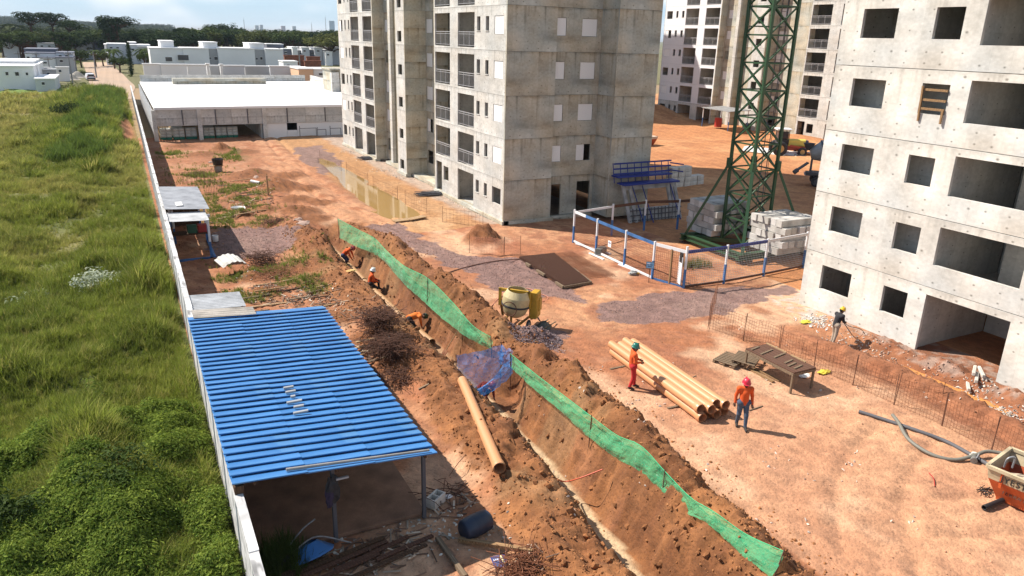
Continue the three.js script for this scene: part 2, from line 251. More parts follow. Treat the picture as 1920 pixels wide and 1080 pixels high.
function yardC(x, z, y) {
  const n1 = fbm(x * .22, z * .22, 4, 71), n2 = fbm(x * .75, z * .75, 4, 72), n3 = fbm(x * 3, z * 3, 3, 73);
  let c = mix3([.325, .128, .058], [.46, .235, .122], sst(.34, .62, n1 * .55 + n2 * .45));
  c = mix3(c, [.27, .098, .047], sst(.5, .66, n2) * .75); c = mix3(c, [.24, .10, .055], sst(.6, .7, n3) * .35);
  c = mix3(c, [.57, .36, .225], sst(.56, .7, fbm(x * .35 + 9, z * .35, 4, 75)) * .75);
  if (x < 24 && x > 13.5 && z > -21) c = mix3(c, [.55, .315, .19], .45 * sst(-21, -17, z));
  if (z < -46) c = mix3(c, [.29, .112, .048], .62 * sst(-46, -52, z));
  const rd = x - tab([[-96, 15], [-80, 14], [-66, 12.6], [-56, 12.6], [-48, 14.5], [-38, 17], [-30, 18]], z);
  c = mix3(c, [.53, .28, .15], .6 * sst(2.6, .8, Math.abs(rd)) * sst(-34, -46, z) * sst(.3, .6, n2));
  if (x > 14.8 && x < 22 && z < -44) c = mix3(c, [.42, .25, .10], .5 * sst(22, 20, x) * sst(14.8, 16, x));
  const d = x - trenchX(z);
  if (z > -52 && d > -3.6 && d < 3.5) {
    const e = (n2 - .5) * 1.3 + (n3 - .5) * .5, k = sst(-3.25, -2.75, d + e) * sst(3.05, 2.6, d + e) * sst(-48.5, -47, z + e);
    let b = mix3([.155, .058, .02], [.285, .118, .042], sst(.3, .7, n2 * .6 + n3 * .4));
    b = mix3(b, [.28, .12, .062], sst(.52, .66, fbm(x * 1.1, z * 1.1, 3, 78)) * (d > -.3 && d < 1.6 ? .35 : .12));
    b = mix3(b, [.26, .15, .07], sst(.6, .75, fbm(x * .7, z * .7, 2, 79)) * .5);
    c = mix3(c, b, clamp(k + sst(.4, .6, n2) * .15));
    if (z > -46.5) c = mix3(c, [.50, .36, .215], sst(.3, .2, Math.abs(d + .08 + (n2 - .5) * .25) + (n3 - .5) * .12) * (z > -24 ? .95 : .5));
  }
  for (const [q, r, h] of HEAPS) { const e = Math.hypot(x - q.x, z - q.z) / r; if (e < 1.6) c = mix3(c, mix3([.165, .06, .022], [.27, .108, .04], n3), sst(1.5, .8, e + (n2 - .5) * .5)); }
  if (x > 23.2 && z > -24) { const q = Math.abs(x - rutX(z)), k = sst(-22, -18, z); c = mix3(c, mix3([.17, .06, .028], [.31, .12, .055], n3), k * sst(3.6, 2.2, q + (n2 - .5)) * .85); if (x > 27.4) c = mix3(c, [.33, .27, .23], sst(.45, .62, n3) * .6); }
  if (x > 19 && z < -44) { const q = sst(20.4, 21.4, x + (n2 - .5) * 1.6); c = mix3(c, [.40, .34, .28], q * .7); }
  if (x > 27 && z < -22 && z > -25.5) c = mix3(c, [.50, .46, .42], .6 * sst(.45, .6, n3));
  if (grav(x, z)) c = mix3(c, mix3([.145, .088, .08], [.235, .15, .135], n3), .88);
  const gr = grassy(x, z); if (gr > 0) c = mix3(c, [.10, .115, .03], clamp(gr * .75));
  return c;
}
{
  const xs = [], zs = []; for (let x = 1.25; x <= 30.001; x += .115) xs.push(x); xs[xs.length - 1] = 30;
  for (let z = -4; z > -96;) { zs.push(z); z -= z > -30 ? .105 : z > -55 ? .19 : .36; } zs.push(-96);
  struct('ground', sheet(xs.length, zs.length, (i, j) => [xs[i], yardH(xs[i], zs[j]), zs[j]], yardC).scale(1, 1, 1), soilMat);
}
console.log('yard done');
// the wider site: coarse sheets round the yard
const eastC = (x, z) => { const n = fbm(x * .12, z * .12, 4, 81), m = fbm(x * .8, z * .8, 3, 82); return mix3(mix3([.44, .19, .075], [.56, .285, .125], sst(.35, .65, n)), [.30, .11, .045], sst(.5, .7, m) * .5); };
const eastH = (x, z) => { let y = sst(62, 80, x) * .95 + (fbm(x * .2, z * .2, 3, 83) - .5) * .3 * sst(33, 38, x) * sst(-20, -40, z); const q = Math.exp(-(((x - 70) / 9) ** 2 + ((z + 96) / 5) ** 2)); y += q * 1.7 * (.6 + fbm(x * .5, z * .5, 3, 84)); y += .9 * Math.exp(-(((x - 73) / 3) ** 2 + ((z + 66) / 5) ** 2)); return y * sst(30, 33, x) * (z > -26 ? sst(60, 70, x) : 1); };
struct('ground', sheet(140, 190, (i, j) => { const x = 30 + i * .82, z = 14 - j * .8; return [x, i ? eastH(x, z) : 0, z]; }, eastC), soilMat);
struct('ground', sheet(12, 8, (i, j) => [1.25 + i * 28.75 / 11, 0, 14 - j * 18 / 7], (x, z) => yardC(x, -6, 0)), soilMat);
struct('ground', sheet(60, 60, (i, j) => [1.25 + i * 143.6 / 59, 0, -96 - j * 84 / 59], (x, z) => mix3([.33, .2, .12], [.24, .2, .09], fbm(x * .1, z * .1, 3, 85))), soilMat);

// grass field beyond the wall
const fieldH = (x, z) => { const e = sst(.9, -.5, x); return e * ((fbm(x * .22, z * .16, 4, 91) - .5) * 1.5 + (fbm(x * .8, z * .8, 2, 92) - .5) * .35 + 1.5 * Math.exp(-(((x + 3.4 + (z + 120) * .02) / 3.0) ** 2)) * sst(-75, -100, z) * sst(-168, -140, z) + .7 * Math.exp(-(((x + 2) / 2.4) ** 2 + ((z + 22) / 5) ** 2))); };
const dry = (x, z) => clamp(sst(.52, .75, fbm(x * .16 + 5, z * .1, 4, 95)) * .7 + sst(-6, -13, x - (z + 90) * .03) * sst(-45, -60, z) * .75);
function fieldC(x, z) {
  const n = fbm(x * .6, z * .6, 4, 96); let c = mix3([.075, .095, .016], [.15, .17, .035], n); c = mix3(c, [.26, .21, .085], dry(x, z) * .8);
  const p = Math.exp(-(((x + .15 + .4 * Math.sin(z * .08)) / .8) ** 2)) * sst(-88, -93, z) * sst(-120, -113, z); c = mix3(c, [.40, .17, .075], clamp(p * 1.5));
  if (z < -150) c = mix3(c, [.16, .26, .05], sst(-2.5, -6, x) * sst(-158, -166, z) * .9); return c;
}
const fieldMat = soilMat.clone(); fieldMat.bumpScale = .12;
{ const zs = []; for (let z = 14; z > -178;) { zs.push(z); z -= z > -50 ? .45 : 1.0; } zs.push(-178); struct('field_ground', sheet(110, zs.length, (i, j) => { const t = i / 109, x = 1.25 - 70 * t * t - .0 * t; return [x, fieldH(x, zs[j]), zs[j]]; }, fieldC), fieldMat); }
// far land rolling out to the hills
const landH = (x, z) => { const r = Math.hypot(x, z), a = Math.atan2(x, -z); return sst(1200, 2600, r) * (sst(.05, -.35, a) * 34 + 6 * fbm(a * 9, r * .001, 3, 97)) - sst(300, 900, r) * 3 * (1 - sst(1200, 2600, r)); };
struct('far_land', sheet(90, 70, (i, j) => { const r = 178 * Math.pow(30, j / 69), x = (i / 89 - .5) * 2; return [x * (70 + r * 1.1), landH(x * (70 + r * 1.1), -r), -r]; }, (x, z) => mix3([.10, .11, .035], [.20, .17, .08], fbm(x * .01, z * .01, 4, 98))), fieldMat);
struct('road', sheet(8, 40, (i, j) => { const t = j / 39, z = -150 - t * 160, w = lerp(1.9, 4.2, sst(0, .25, t)), c = tab([[-310, -6], [-230, -2.6], [-200, -1.6], [-178, -.6], [-150, .1]], z); return [c + (i / 7 - .5) * 2 * w, (z > -178 ? Math.max(fieldH(c + (i / 7 - .5) * 2 * w, z), -.1) : landH(c, z)) + .06, z]; }, (x, z) => mix3([.36, .27, .20], [.46, .32, .22], fbm(x * .4, z * .15, 3, 99))), soilMat);

// standing water
const muddy = (r, g, b) => new THREE.MeshPhysicalMaterial({ color: lin(r, g, b), roughness: .04, ior: 1.33, specularIntensity: 1 });
const puddle = (f, w, y, z0, z1, n, m) => { const rows = []; for (let i = 0; i <= n; i++) { const z = lerp(z0, z1, i / n), x = f(z), k = w(z) + .5; rows.push([V(x - k, y, z), V(x + k, y, z)]); } return struct('puddle_water', ribbon(rows), m); };
puddle(puddleX, puddleW, -.125, -76, -47.3, 40, muddy(.30, .19, .07));
puddle((z) => rutX(z) + .12 * Math.sin(z * 2.1), (z) => -.12 + .14 * fbm(z, 2, 2, 5), -.31, -17.4, -12.9, 30, muddy(.52, .23, .075));
struct('puddle_water', ribbon([[V(44, .01, -50), V(47, .01, -50)], [V(44, .01, -48.6), V(47, .01, -48.6)]]), muddy(.2, .1, .05));

// crumbs of soil, gravel and litter that nobody could count
function scatter(name, label, category, geo, m, list) { // list of [x,y,z,s,colour?]
  const o = new THREE.InstancedMesh(geo, m, list.length), q = new THREE.Quaternion(), mm = new THREE.Matrix4(), e = new THREE.Euler(), col = new THREE.Color();
  list.forEach(([x, y, z, s, c, flat], i) => { const t = typeof s === 'number' ? [s, s, s] : s; e.set(flat ? 0 : rr(-3, 3), rr(-3.14, 3.14), flat ? 0 : rr(-3, 3)); if (flat > 1) { e.x = rr(-.35, .35); e.z = rr(-.35, .35); } mm.compose(V(x, y, z), q.setFromEuler(e), V(...t)); o.setMatrixAt(i, mm); if (c) o.setColorAt(i, col.setRGB(...c)); });
  o.name = numbered(name); o.castShadow = o.receiveShadow = true; scene.add(o); tag(o, label, category, null, 'stuff'); return o;
}
function stone(sd, det = 0) { const g = new THREE.IcosahedronGeometry(1, det), p = g.attributes.position; for (let i = 0; i < p.count; i++) { const x = p.getX(i), y = p.getY(i), z = p.getZ(i), k = .65 + .6 * hash(Math.round(x * 9) + 50, Math.round(y * 9) * 7 + Math.round(z * 9) + 90, sd); p.setXYZ(i, x * k, y * k * .75, z * k); } g.computeVertexNormals(); return clean(g); }
{
  const crumbs = [];
  for (let i = 0; i < 26000 && crumbs.length < 12500; i++) { const z = -8 - Math.pow(rnd(), 1.5) * 40, x = trenchX(z) + rr(-3.8, 4.2), y = yardH(x, z); if (y < .05 && (y > -.2 ? rnd() > .22 : rnd() > .3)) continue; if (y < -.9 && rnd() > .1) continue; const k = rr(.75, 1.25); crumbs.push([x, y + .0, z, .012 + .05 * Math.pow(rnd(), 4), [.27 * k, .115 * k, .042 * k]]); }
  for (let i = 0; i < 3600; i++) { const z = -8 - rnd() * 55, x = rr(13, 28), k = rr(.5, 1.5); crumbs.push([x, yardH(x, z), z, .009 + .03 * Math.pow(rnd(), 4), [.38 * k, .2 * k, .12 * k]]); }
  for (let i = 0; i < 1500; i++) { const z = -24 - rnd() * 45, x = rr(2, 10), k = rr(.5, 1.3); crumbs.push([x, yardH(x, z), z, .015 + .05 * Math.pow(rnd(), 3), [.3 * k, .15 * k, .08 * k]]); }
  for (let i = 0; i < 9000 && i >= 0; i++) { const z = -8 - Math.pow(rnd(), 1.4) * 40, x = trenchX(z) + rr(-3.4, 3.6), y = yardH(x, z); if (y < .12 && y > -.15) continue; if (y < -.85 || rnd() > .3) continue; const k = rr(.7, 1.2), s = .03 + .1 * Math.pow(rnd(), 2.5); crumbs.push([x, y - s * .25, z, [s, s * .8, s * rr(.8, 1.3)], [.24 * k, .098 * k, .035 * k]]); }
  scatter('soil_crumbs', 'loose crumbs and clods of brown soil spread over the spoil banks', 'soil', stone(3), mat(1, 1, 1, 1), crumbs);
  const gr = [];
  for (let i = 0; i < 60000 && gr.length < 13000; i++) { const z = -22 - rnd() * 32, x = rr(3, 28); if (!grav(x, z)) continue; const k = rr(.55, 1.3); gr.push([x, yardH(x, z), z, .012 + .018 * rnd(), [.21 * k, .135 * k, .125 * k]]); }
  const gp = HEAPS[10][0]; for (let i = 0; i < 2600; i++) { const a = rnd() * 7, r = Math.sqrt(rnd()) * 1.15, x = gp.x + Math.cos(a) * r, z = gp.z + Math.sin(a) * r, k = rr(.6, 1.3); gr.push([x, yardH(x, z) + .01, z, .02 + .014 * rnd(), [.2 * k, .15 * k, .155 * k]]); }
  scatter('crushed_gravel', 'purple grey crushed gravel strewn over the yard', 'gravel', stone(9), mat(1, 1, 1, .95), gr);
  const rub = [];
  const put = (px, py, n, s, c) => { const p = onY(px, py); for (let i = 0; i < n; i++) { const x = p.x + (rnd() + rnd() - 1) * s, z = p.z + (rnd() + rnd() - 1) * s, k = rr(.6, 1.2); if (x > 28.3 && z > -24.2) continue; rub.push([x, Math.max(yardH(x, z), -.3) + .01, z, [rr(.015, .07), rr(.01, .04), rr(.015, .06)], c.map((v) => v * k)]); } };
  put(1530, 603, 260, 1.0, [.6, .58, .54]); put(1600, 640, 160, 1.3, [.5, .42, .36]); put(1660, 660, 130, 1.2, [.45, .33, .26]); put(1840, 722, 150, .9, [.5, .44, .38]); put(1890, 760, 120, .8, [.5, .45, .4]); put(1760, 690, 70, .9, [.4, .26, .2]);
  for (const [a, b] of [[930, 405], [900, 390], [870, 378], [760, 330], [720, 320], [690, 300], [660, 285], [820, 365]]) put(a, b, 70, 1.6, [.55, .52, .47]);
  for (const [a, b] of [[830, 1000], [700, 1030], [640, 1010], [780, 960], [860, 1000], [905, 985], [560, 920], [620, 950], [540, 600], [480, 520], [500, 540], [560, 560], [600, 545], [440, 390], [470, 400], [490, 350]]) put(a, b, 26, 1.1, [.62, .58, .5]);
  for (let i = 0; i < 50; i++) put(rr(1000, 1800), rr(560, 1000), 3, .5, [.6, .5, .42]);
  scatter('rubble', 'scattered pale chips of concrete and plaster along the building bases', 'rubble', stone(15), mat(1, 1, 1, .95), rub);
}

// ---------- grass, weeds and leafy cover ----------
function bladeTuft(n, h, w, lean) {
  const p = [], nn = [];
  for (let i = 0; i < n; i++) {
    const a = rnd() * 7, r = rnd() * .16, x = Math.cos(a) * r, z = Math.sin(a) * r, b = rnd() * 7, l = lean * rr(.3, 1), H = h * rr(.6, 1), dx = Math.cos(b) * l * H, dz = Math.sin(b) * l * H, wx = -Math.sin(b) * w * rr(.7, 1.2), wz = Math.cos(b) * w;
    const A = V(x - wx, 0, z - wz), B = V(x + wx, 0, z + wz), C = V(x + dx * .4 - wx * .7, H * .65, z + dz * .4 - wz * .7), D = V(x + dx * .4 + wx * .7, H * .65, z + dz * .4 + wz * .7), E = V(x + dx, H, z + dz);
    for (const q of [A, B, D, A, D, C, C, D, E]) p.push(q.x, q.y, q.z);
  }
  const g = new THREE.BufferGeometry(); g.setAttribute('position', new THREE.Float32BufferAttribute(p, 3)); g.computeVertexNormals(); return g;
}
function leafClump(n, r, s, up = .5) {
  const p = [];
  for (let i = 0; i < n; i++) {
    const d = V(rr(-1, 1), rr(-up, 1), rr(-1, 1)).normalize(), c = d.clone().multiplyScalar(r * Math.pow(rnd(), .4)), nrm = d.clone().add(V(rr(-.7, .7), rr(0, 1.2), rr(-.7, .7))).normalize();
    const t = V(rr(-1, 1), rr(-1, 1), rr(-1, 1)).cross(nrm).normalize(), b = nrm.clone().cross(t), L = s * rr(.6, 1.2), w = L * rr(.35, .5);
    const P = (u, v, k) => c.clone().addScaledVector(t, u * L).addScaledVector(b, v * w).addScaledVector(nrm, k * L);
    const a = P(-.5, 0, 0), e = P(.55, 0, -.12), l = P(0, .5, .08), m = P(0, -.5, .08);
    for (const q of [a, m, e, a, e, l]) p.push(q.x, q.y, q.z);
  }
  const g = new THREE.BufferGeometry(); g.setAttribute('position', new THREE.Float32BufferAttribute(p, 3)); g.computeVertexNormals(); return g;
}
{
  const gm = leafMat(1, 1, 1, .45), tuftA = bladeTuft(13, 1, .018, .75), tuftB = bladeTuft(10, 1, .03, .95), near = [], mid = [], ytufts = [];
  const hue = (x, z) => { const d = dry(x, z), n = fbm(x * .5, z * .5, 3, 101), k = rr(.7, 1.3); let c = mix3([.115, .165, .022], [.27, .315, .05], n); c = mix3(c, [.46, .40, .14], clamp(d * .65 + (rnd() < .16 ? rr(.3, .8) : rr(-.15, .2)))); return c.map((v) => v * k); };
  const path = (x, z) => z < -88 && z > -118 && Math.abs(x + .15 + .4 * Math.sin(z * .08)) < .85;
  const plot = (list, n, z0, z1, xl, s0, s1) => { for (let i = 0; i < n; i++) { const z = lerp(z0, z1, rnd()), x = 1.02 - Math.pow(rnd(), .9) * (1.02 - xl(z)); if (path(x, z)) continue; const q = fbm(x * .45, z * .45, 3, 103); if (q < .3 && rnd() > .4) continue; const s = rr(s0, s1) * (.25 + 1.3 * q * q * 1.6) * (1 - .45 * dry(x, z)); list.push([x, fieldH(x, z) - .03, z, [s, s * rr(.8, 1.25), s], hue(x, z), 2]); } };
  const xl = (z) => z * .135 - 3.2;
  plot(near, 26000, -14, -36, xl, .35, .75); plot(near, 30000, -36, -72, xl, .4, .9); plot(mid, 24000, -72, -120, xl, .6, 1.2); plot(mid, 9000, -120, -166, xl, .8, 1.4);
  // uneven tall growth along the bank
  for (let i = 0; i < 6000; i++) { const z = rr(-165, -80), x = -3 - (z + 120) * .02 + (rnd() + rnd() - 1) * 3.4; const k = rr(.6, 1.1); if (fbm(x * .5, z * .3, 2, 104) > .45) mid.push([x, fieldH(x, z), z, [rr(.7, 1.2), rr(.9, 1.9), rr(.7, 1.2)], [.15 * k, .22 * k, .045 * k], 2]); }
  scatter('meadow_grass', 'tall uneven green and straw coloured grass filling the field', 'grass', tuftA, gm, near);
  scatter('meadow_grass', 'taller rough grass growing along the far bank of the field', 'grass', tuftB, gm, mid);
  const leaf = leafClump(16, .19, .088, .1), creep = [];
  for (let i = 0; i < 36000; i++) {
    const z = rr(-30, -13.5), x = 1.0 - rnd() * 6.5, m = sst(-25.5, -22, z + (fbm(x * .6, z * .6, 3, 105) - .5) * 7) ; if (rnd() > m) continue;
    const b = fbm(x * .9, z * .9, 3, 106), k = rr(.7, 1.3), h = fieldH(x, z) + .12 + .6 * sst(.3, .8, b); creep.push([x, h - rnd() * .25, z, rr(.8, 1.5), mix3([.095, .16, .024], [.25, .31, .05], rnd()).map((v) => v * k), 2]);
  }
  scatter('creeper_leaves', 'broad leaved creeper covering the field beside the wall', 'plants', leaf, leafMat(1, 1, 1, .4), creep);
  for (let i = 0; i < 30000 && ytufts.length < 3800; i++) { const x = rr(2.4, 10), z = rr(-92, -34), g = grassy(x, z); if (rnd() > g * 1.4) continue; const k = rr(.6, 1.2); ytufts.push([x, yardH(x, z), z, [rr(.2, .45), rr(.12, .32), rr(.2, .45)], [.22 * k, .26 * k, .055 * k], 2]); }
  const fenceWeeds = onY(1305, 500); for (let i = 0; i < 60; i++) { const k = rr(.7, 1.2), x = fenceWeeds.x + (rnd() + rnd() - 1) * 1.1, z = fenceWeeds.z + (rnd() + rnd() - 1) * .6; ytufts.push([x, 0, z, [.4, rr(.3, .7), .4], [.2 * k, .2 * k, .06 * k], 2]); }
  const shedWeeds = onY(530, 1060); for (let i = 0; i < 160; i++) { const k = rr(.6, 1.1), x = shedWeeds.x + (rnd() + rnd() - 1) * .8, z = shedWeeds.z + (rnd() + rnd() - 1) * .7; ytufts.push([x, 0, z, [.5, rr(.4, .9), .5], [.07 * k, .11 * k, .025 * k], 2]); }
  scatter('weeds', 'patchy weeds growing between the debris in the yard', 'weeds', tuftA, gm, ytufts);
}
function bush(name, label, x, z, r, h, c, n, ls, t = .35, y0 = null) { // stems and a crown of separate leaves
  const o = thing(name, label, 'shrub', [x, y0 ?? (x < 1 ? fieldH(x, z) : yardH(x, z)), z]); const g = [], st = [];
  for (let k = 0; k < 9; k++) { const a = rnd() * 7, q = r * .75 * Math.sqrt(rnd()), p = V(Math.cos(a) * q, h * rr(.45, .8), Math.sin(a) * q); g.push(leafClump(n / 9 | 0, r * .5, ls, .3).scale(1, h / r * .75, 1).translate(p.x, p.y, p.z)); st.push(rod(V(0, 0, 0), p, .025, .01, 5)); }
  part(o, 'crown', mergeGeometries(g), leafMat(...c, t)); part(o, 'stem', st, M.woodDark); return o;
}
{ let p = onY(185, 545); bush('flowering_shrub', 'pale silvery leaved shrub standing in the tall grass', p.x, p.z, 1.15, 1.0, [.42, .46, .34], 700, .22, .2);
  p = onY(55, 570); bush('flowering_shrub', 'smaller silvery shrub half sunk in the grass', p.x, p.z, .9, .6, [.30, .35, .22], 300, .2, .2);
  p = onY(130, 232); bush('dark_bush', 'dark rounded bush on the grassy bank', p.x, p.z, 2.2, 2.2, [.03, .05, .014], 1500, .3);
  p = onY(115, 975); bush('dark_bush', 'dense dark weed clump in the creeper field', -3.6, -18.6, .9, 1.1, [.05, .08, .018], 600, .17);
  bush('dark_bush', 'dark leafy weed mound beside the blue roofed shed wall', -1.35, -19.3, 1.0, 1.0, [.06, .095, .02], 700, .16); }
console.log('field done');

// ================= BUILDINGS =================
const variants = (m, n = 3) => Array.from({ length: n }, (_, i) => { const c = m.clone(); c.map = m.map.clone(); c.map.offset.set(i * .37, 0); c.map.needsUpdate = true; c.color.multiplyScalar([1, .95, 1.03][i % 3]); return c; });
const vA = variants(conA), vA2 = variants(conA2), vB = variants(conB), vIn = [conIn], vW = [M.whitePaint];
const mirror = (l) => l.map(([a, b, k]) => [-b, -a, k]);
const NEAR = [[8.11, 11.04, 'b'], [12.5, 15.37, 'b'], [15.77, 16.3, 's'], [17.14, 17.64, 's'], [18.46, 19.79, 'w']];
const VERT = { b: [.1, 2.37], s: [1.18, 2.08], w: [.98, 2.09] };
const holesOf = (l, dy = 0) => l.map(([a, b, k]) => [a, b, VERT[k][0] + dy, VERT[k][1] + dy]);
function railingGeo(w) {
  const g = [box(w, .05, .05, w / 2, 1.0, 0), box(w, .035, .035, w / 2, .86, 0), box(w, .035, .035, w / 2, .12, 0)];
  for (let i = 0; i <= 3; i++) g.push(box(.04, .95, .04, .02 + i * (w - .04) / 3, .55, 0));
  for (let i = 1; i < 18; i++) g.push(box(.014, .75, .014, i * w / 18, .49, 0)); return merge(g);
}
const rail1 = railingGeo(2.93), rail2 = railingGeo(2.87);
function apartment(name, label, pos, floors, o = {}) {
  const B = thing(name, label, 'building', pos, -PI / 2, o.group), S = 2.72, G0 = 3.0, T = .14, HB = S - .014;
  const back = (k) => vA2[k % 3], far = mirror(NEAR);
  const gN = panel(7.97, 20.11, 0, HB, T, holesOf(NEAR)), gF = panel(-20.11, -7.97, 0, HB, T, holesOf(far));
  const gT = panel(-1.16, .96, 0, HB, T, [[-.67, .35, .24, 1.1]]);
  const gDeepN = panel(1.1, 5.05, 0, HB, .12, [[1.28, 2.6, .98, 2.1]]), gDeepF = panel(-5.05, -1.3, 0, HB, .12, [[-3, -2.1, .98, 2.1]]);
  const gShN = panel(5.05, 7.84, 0, HB, .12), gShF = panel(-7.84, -5.05, 0, HB, .12, [[-7.5, -6.7, .98, 2.1]]);
  const gEnd1 = panel(0, 3.58, 0, HB, T), gEnd2 = panel(3.58, 7.28, 0, HB, T, [[3.85, 4.55, .98, 2.1], [5.75, 6.92, .98, 2.1]]), gEnd3 = panel(7.28, 10.64, 0, HB, T), gSide = panel(19.77, 21.61, 0, HB, T);
  const side = (d) => box(.13, HB, d, 0, HB / 2, -d / 2);
  const pw1 = box(12, HB, .1, 0, HB / 2, 0), pw2 = box(.1, HB, 3.1, 0, HB / 2, 0), pw3 = box(4, HB, .1, 0, HB / 2, 0), fs1 = box(12.1, .12, 3.2), fs2 = box(15.6, .12, 10);
  const sT = side(1.9), sB = side(1.1), sD = side(.8);
  for (let k = 0; k < floors; k++) {
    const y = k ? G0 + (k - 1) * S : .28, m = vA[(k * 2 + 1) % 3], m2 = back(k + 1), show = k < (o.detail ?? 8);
    const fm = o.paint && k > 0 ? M.whitePaint : m;
    if (k === 0) { // ground storey: doors instead of balconies
      const n0 = NEAR.map(([a, b, q]) => [a, b, ...(q === 'b' ? [0, 2.35] : VERT[q])]); n0[0] = [8.2, 9.35, 0, 2.3]; n0.push([9.7, 10.7, 1.0, 2.1]);
      part(B, 'wall_panel', panel(7.97, 20.11, 0, HB, T, n0), m, [0, y, 0]);
      part(B, 'wall_panel', panel(-20.11, -7.97, 0, HB, T, far.map(([a, b, q]) => [a, b, ...(q === 'b' ? [0, 2.35] : VERT[q])])), m, [0, y, 0]);
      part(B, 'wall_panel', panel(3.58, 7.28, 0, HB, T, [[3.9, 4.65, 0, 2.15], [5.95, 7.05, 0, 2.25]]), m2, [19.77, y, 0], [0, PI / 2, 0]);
    } else {
      part(B, 'wall_panel', gN, m, [0, y, 0]); part(B, 'wall_panel', gF, fm, [0, y, 0]);
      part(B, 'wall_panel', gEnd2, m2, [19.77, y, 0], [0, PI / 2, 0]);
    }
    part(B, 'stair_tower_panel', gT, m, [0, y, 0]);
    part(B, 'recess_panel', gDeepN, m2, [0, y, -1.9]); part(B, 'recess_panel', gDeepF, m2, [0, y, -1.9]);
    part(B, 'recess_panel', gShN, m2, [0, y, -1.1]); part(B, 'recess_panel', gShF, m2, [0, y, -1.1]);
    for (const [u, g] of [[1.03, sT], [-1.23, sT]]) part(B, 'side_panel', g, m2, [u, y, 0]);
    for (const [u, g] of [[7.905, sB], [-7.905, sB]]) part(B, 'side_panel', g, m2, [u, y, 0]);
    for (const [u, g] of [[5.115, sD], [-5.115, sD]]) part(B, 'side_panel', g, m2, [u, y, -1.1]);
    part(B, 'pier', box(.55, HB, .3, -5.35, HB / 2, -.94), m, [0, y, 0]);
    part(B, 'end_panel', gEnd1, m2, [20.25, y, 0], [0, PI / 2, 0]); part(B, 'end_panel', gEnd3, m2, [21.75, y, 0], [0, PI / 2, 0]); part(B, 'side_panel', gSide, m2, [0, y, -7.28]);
    part(B, 'end_panel', box(T, HB, 3.58, -20.18, HB / 2, -1.79), m, [0, y, 0]);
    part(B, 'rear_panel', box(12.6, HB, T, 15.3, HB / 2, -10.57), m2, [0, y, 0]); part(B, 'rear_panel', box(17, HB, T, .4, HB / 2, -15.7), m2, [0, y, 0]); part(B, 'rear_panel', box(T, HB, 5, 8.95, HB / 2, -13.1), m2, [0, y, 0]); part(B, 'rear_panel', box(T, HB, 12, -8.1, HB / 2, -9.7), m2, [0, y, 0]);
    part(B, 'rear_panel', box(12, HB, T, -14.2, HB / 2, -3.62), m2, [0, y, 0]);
    // rooms behind the openings
    for (const u of [14, -14]) part(B, 'partition_wall', pw1, conIn, [u, y, -3.4]); for (const u of [11.75, 15.55, 17.0, 18.1]) for (const s of [-1, 1]) part(B, 'partition_wall', pw2, conIn, [u * s, y, -1.8]); part(B, 'partition_wall', pw3, conIn, [5.6, y, -4]);
    for (const u of [14.05, -14.05]) part(B, 'floor_slab', fs1, conIn, [u, y - .065, -1.78]); part(B, 'floor_slab', fs2, conIn, [0, y - .065, -7]);
    if (!show) continue;
    if (k) for (const l of [NEAR, far]) for (const [a, b, q] of l) if (q === 'b') part(B, 'railing', b - a > 2.9 ? rail1 : rail2, M.rail, [a, y + .1, -.06]);
    const leaf = (u0, u1, w, y0, y1, open) => { const d = (u1 - u0) / 2; for (const s of open ? [0] : [0, 1]) part(B, 'window_shutter', box(d - .02, y1 - y0 - .04, .04, u0 + d * (s + .5), (y0 + y1) / 2, w), M.white, [0, y, 0]); };
    if (k) { leaf(18.48, 19.77, -.05, .98, 2.09); if (hash(k, 2, 3) > .3) leaf(-19.77, -18.48, -.05, .98, 2.09, hash(k, 4, 4) > .7); leaf(1.28, 2.6, -1.95, .98, 2.1, hash(k, 1, 9) > .75); if (k % 3) leaf(-7.5, -6.7, -1.15, .98, 2.1); }
    if (k) for (const [x0, x1, half] of [[3.85, 4.55, 0], [5.75, 6.92, k === 1]]) part(B, 'window_shutter', box(.04, 1.08, (half ? (x1 - x0) * .55 : x1 - x0 - .03), 19.7, 1.54, -(half ? x0 + (x1 - x0) * .28 : (x0 + x1) / 2)), M.white, [0, y, 0]);
    for (const [a, b, q] of [...NEAR, ...far]) if (q === 's') part(B, 'window_sill', box(b - a + .06, .05, .08, (a + b) / 2, 1.165, .0), m, [0, y, .0]);
  }
  const top = G0 + (floors - 1) * S;
  part(B, 'roof_slab', box(13.7, .2, 10.6, 14.85, top + .1, -5.3), conIn); part(B, 'roof_slab', box(16, .2, 15.7, 0, top + .1, -7.86), conIn); part(B, 'roof_slab', box(12.2, .2, 3.6, -14.1, top + .1, -1.8), conIn);
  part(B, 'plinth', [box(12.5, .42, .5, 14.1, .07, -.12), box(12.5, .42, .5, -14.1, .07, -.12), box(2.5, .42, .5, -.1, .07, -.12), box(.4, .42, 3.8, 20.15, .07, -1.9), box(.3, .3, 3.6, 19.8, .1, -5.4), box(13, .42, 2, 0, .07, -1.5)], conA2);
  return B;
}
apartment('apartment_block', 'bare concrete apartment block with balcony railings and white shutters beside the long puddle', [21.82, 0, -63.77], 12);
apartment('apartment_block', 'apartment block half painted white standing behind the green tower crane', [75.7, .3, -77.0], 10, { paint: true });
apartment('apartment_block', 'tall apartment block farther up the site, hidden behind the puddle side block', [50, 0, -128], 13, { detail: 0 });
console.log('apartments done');
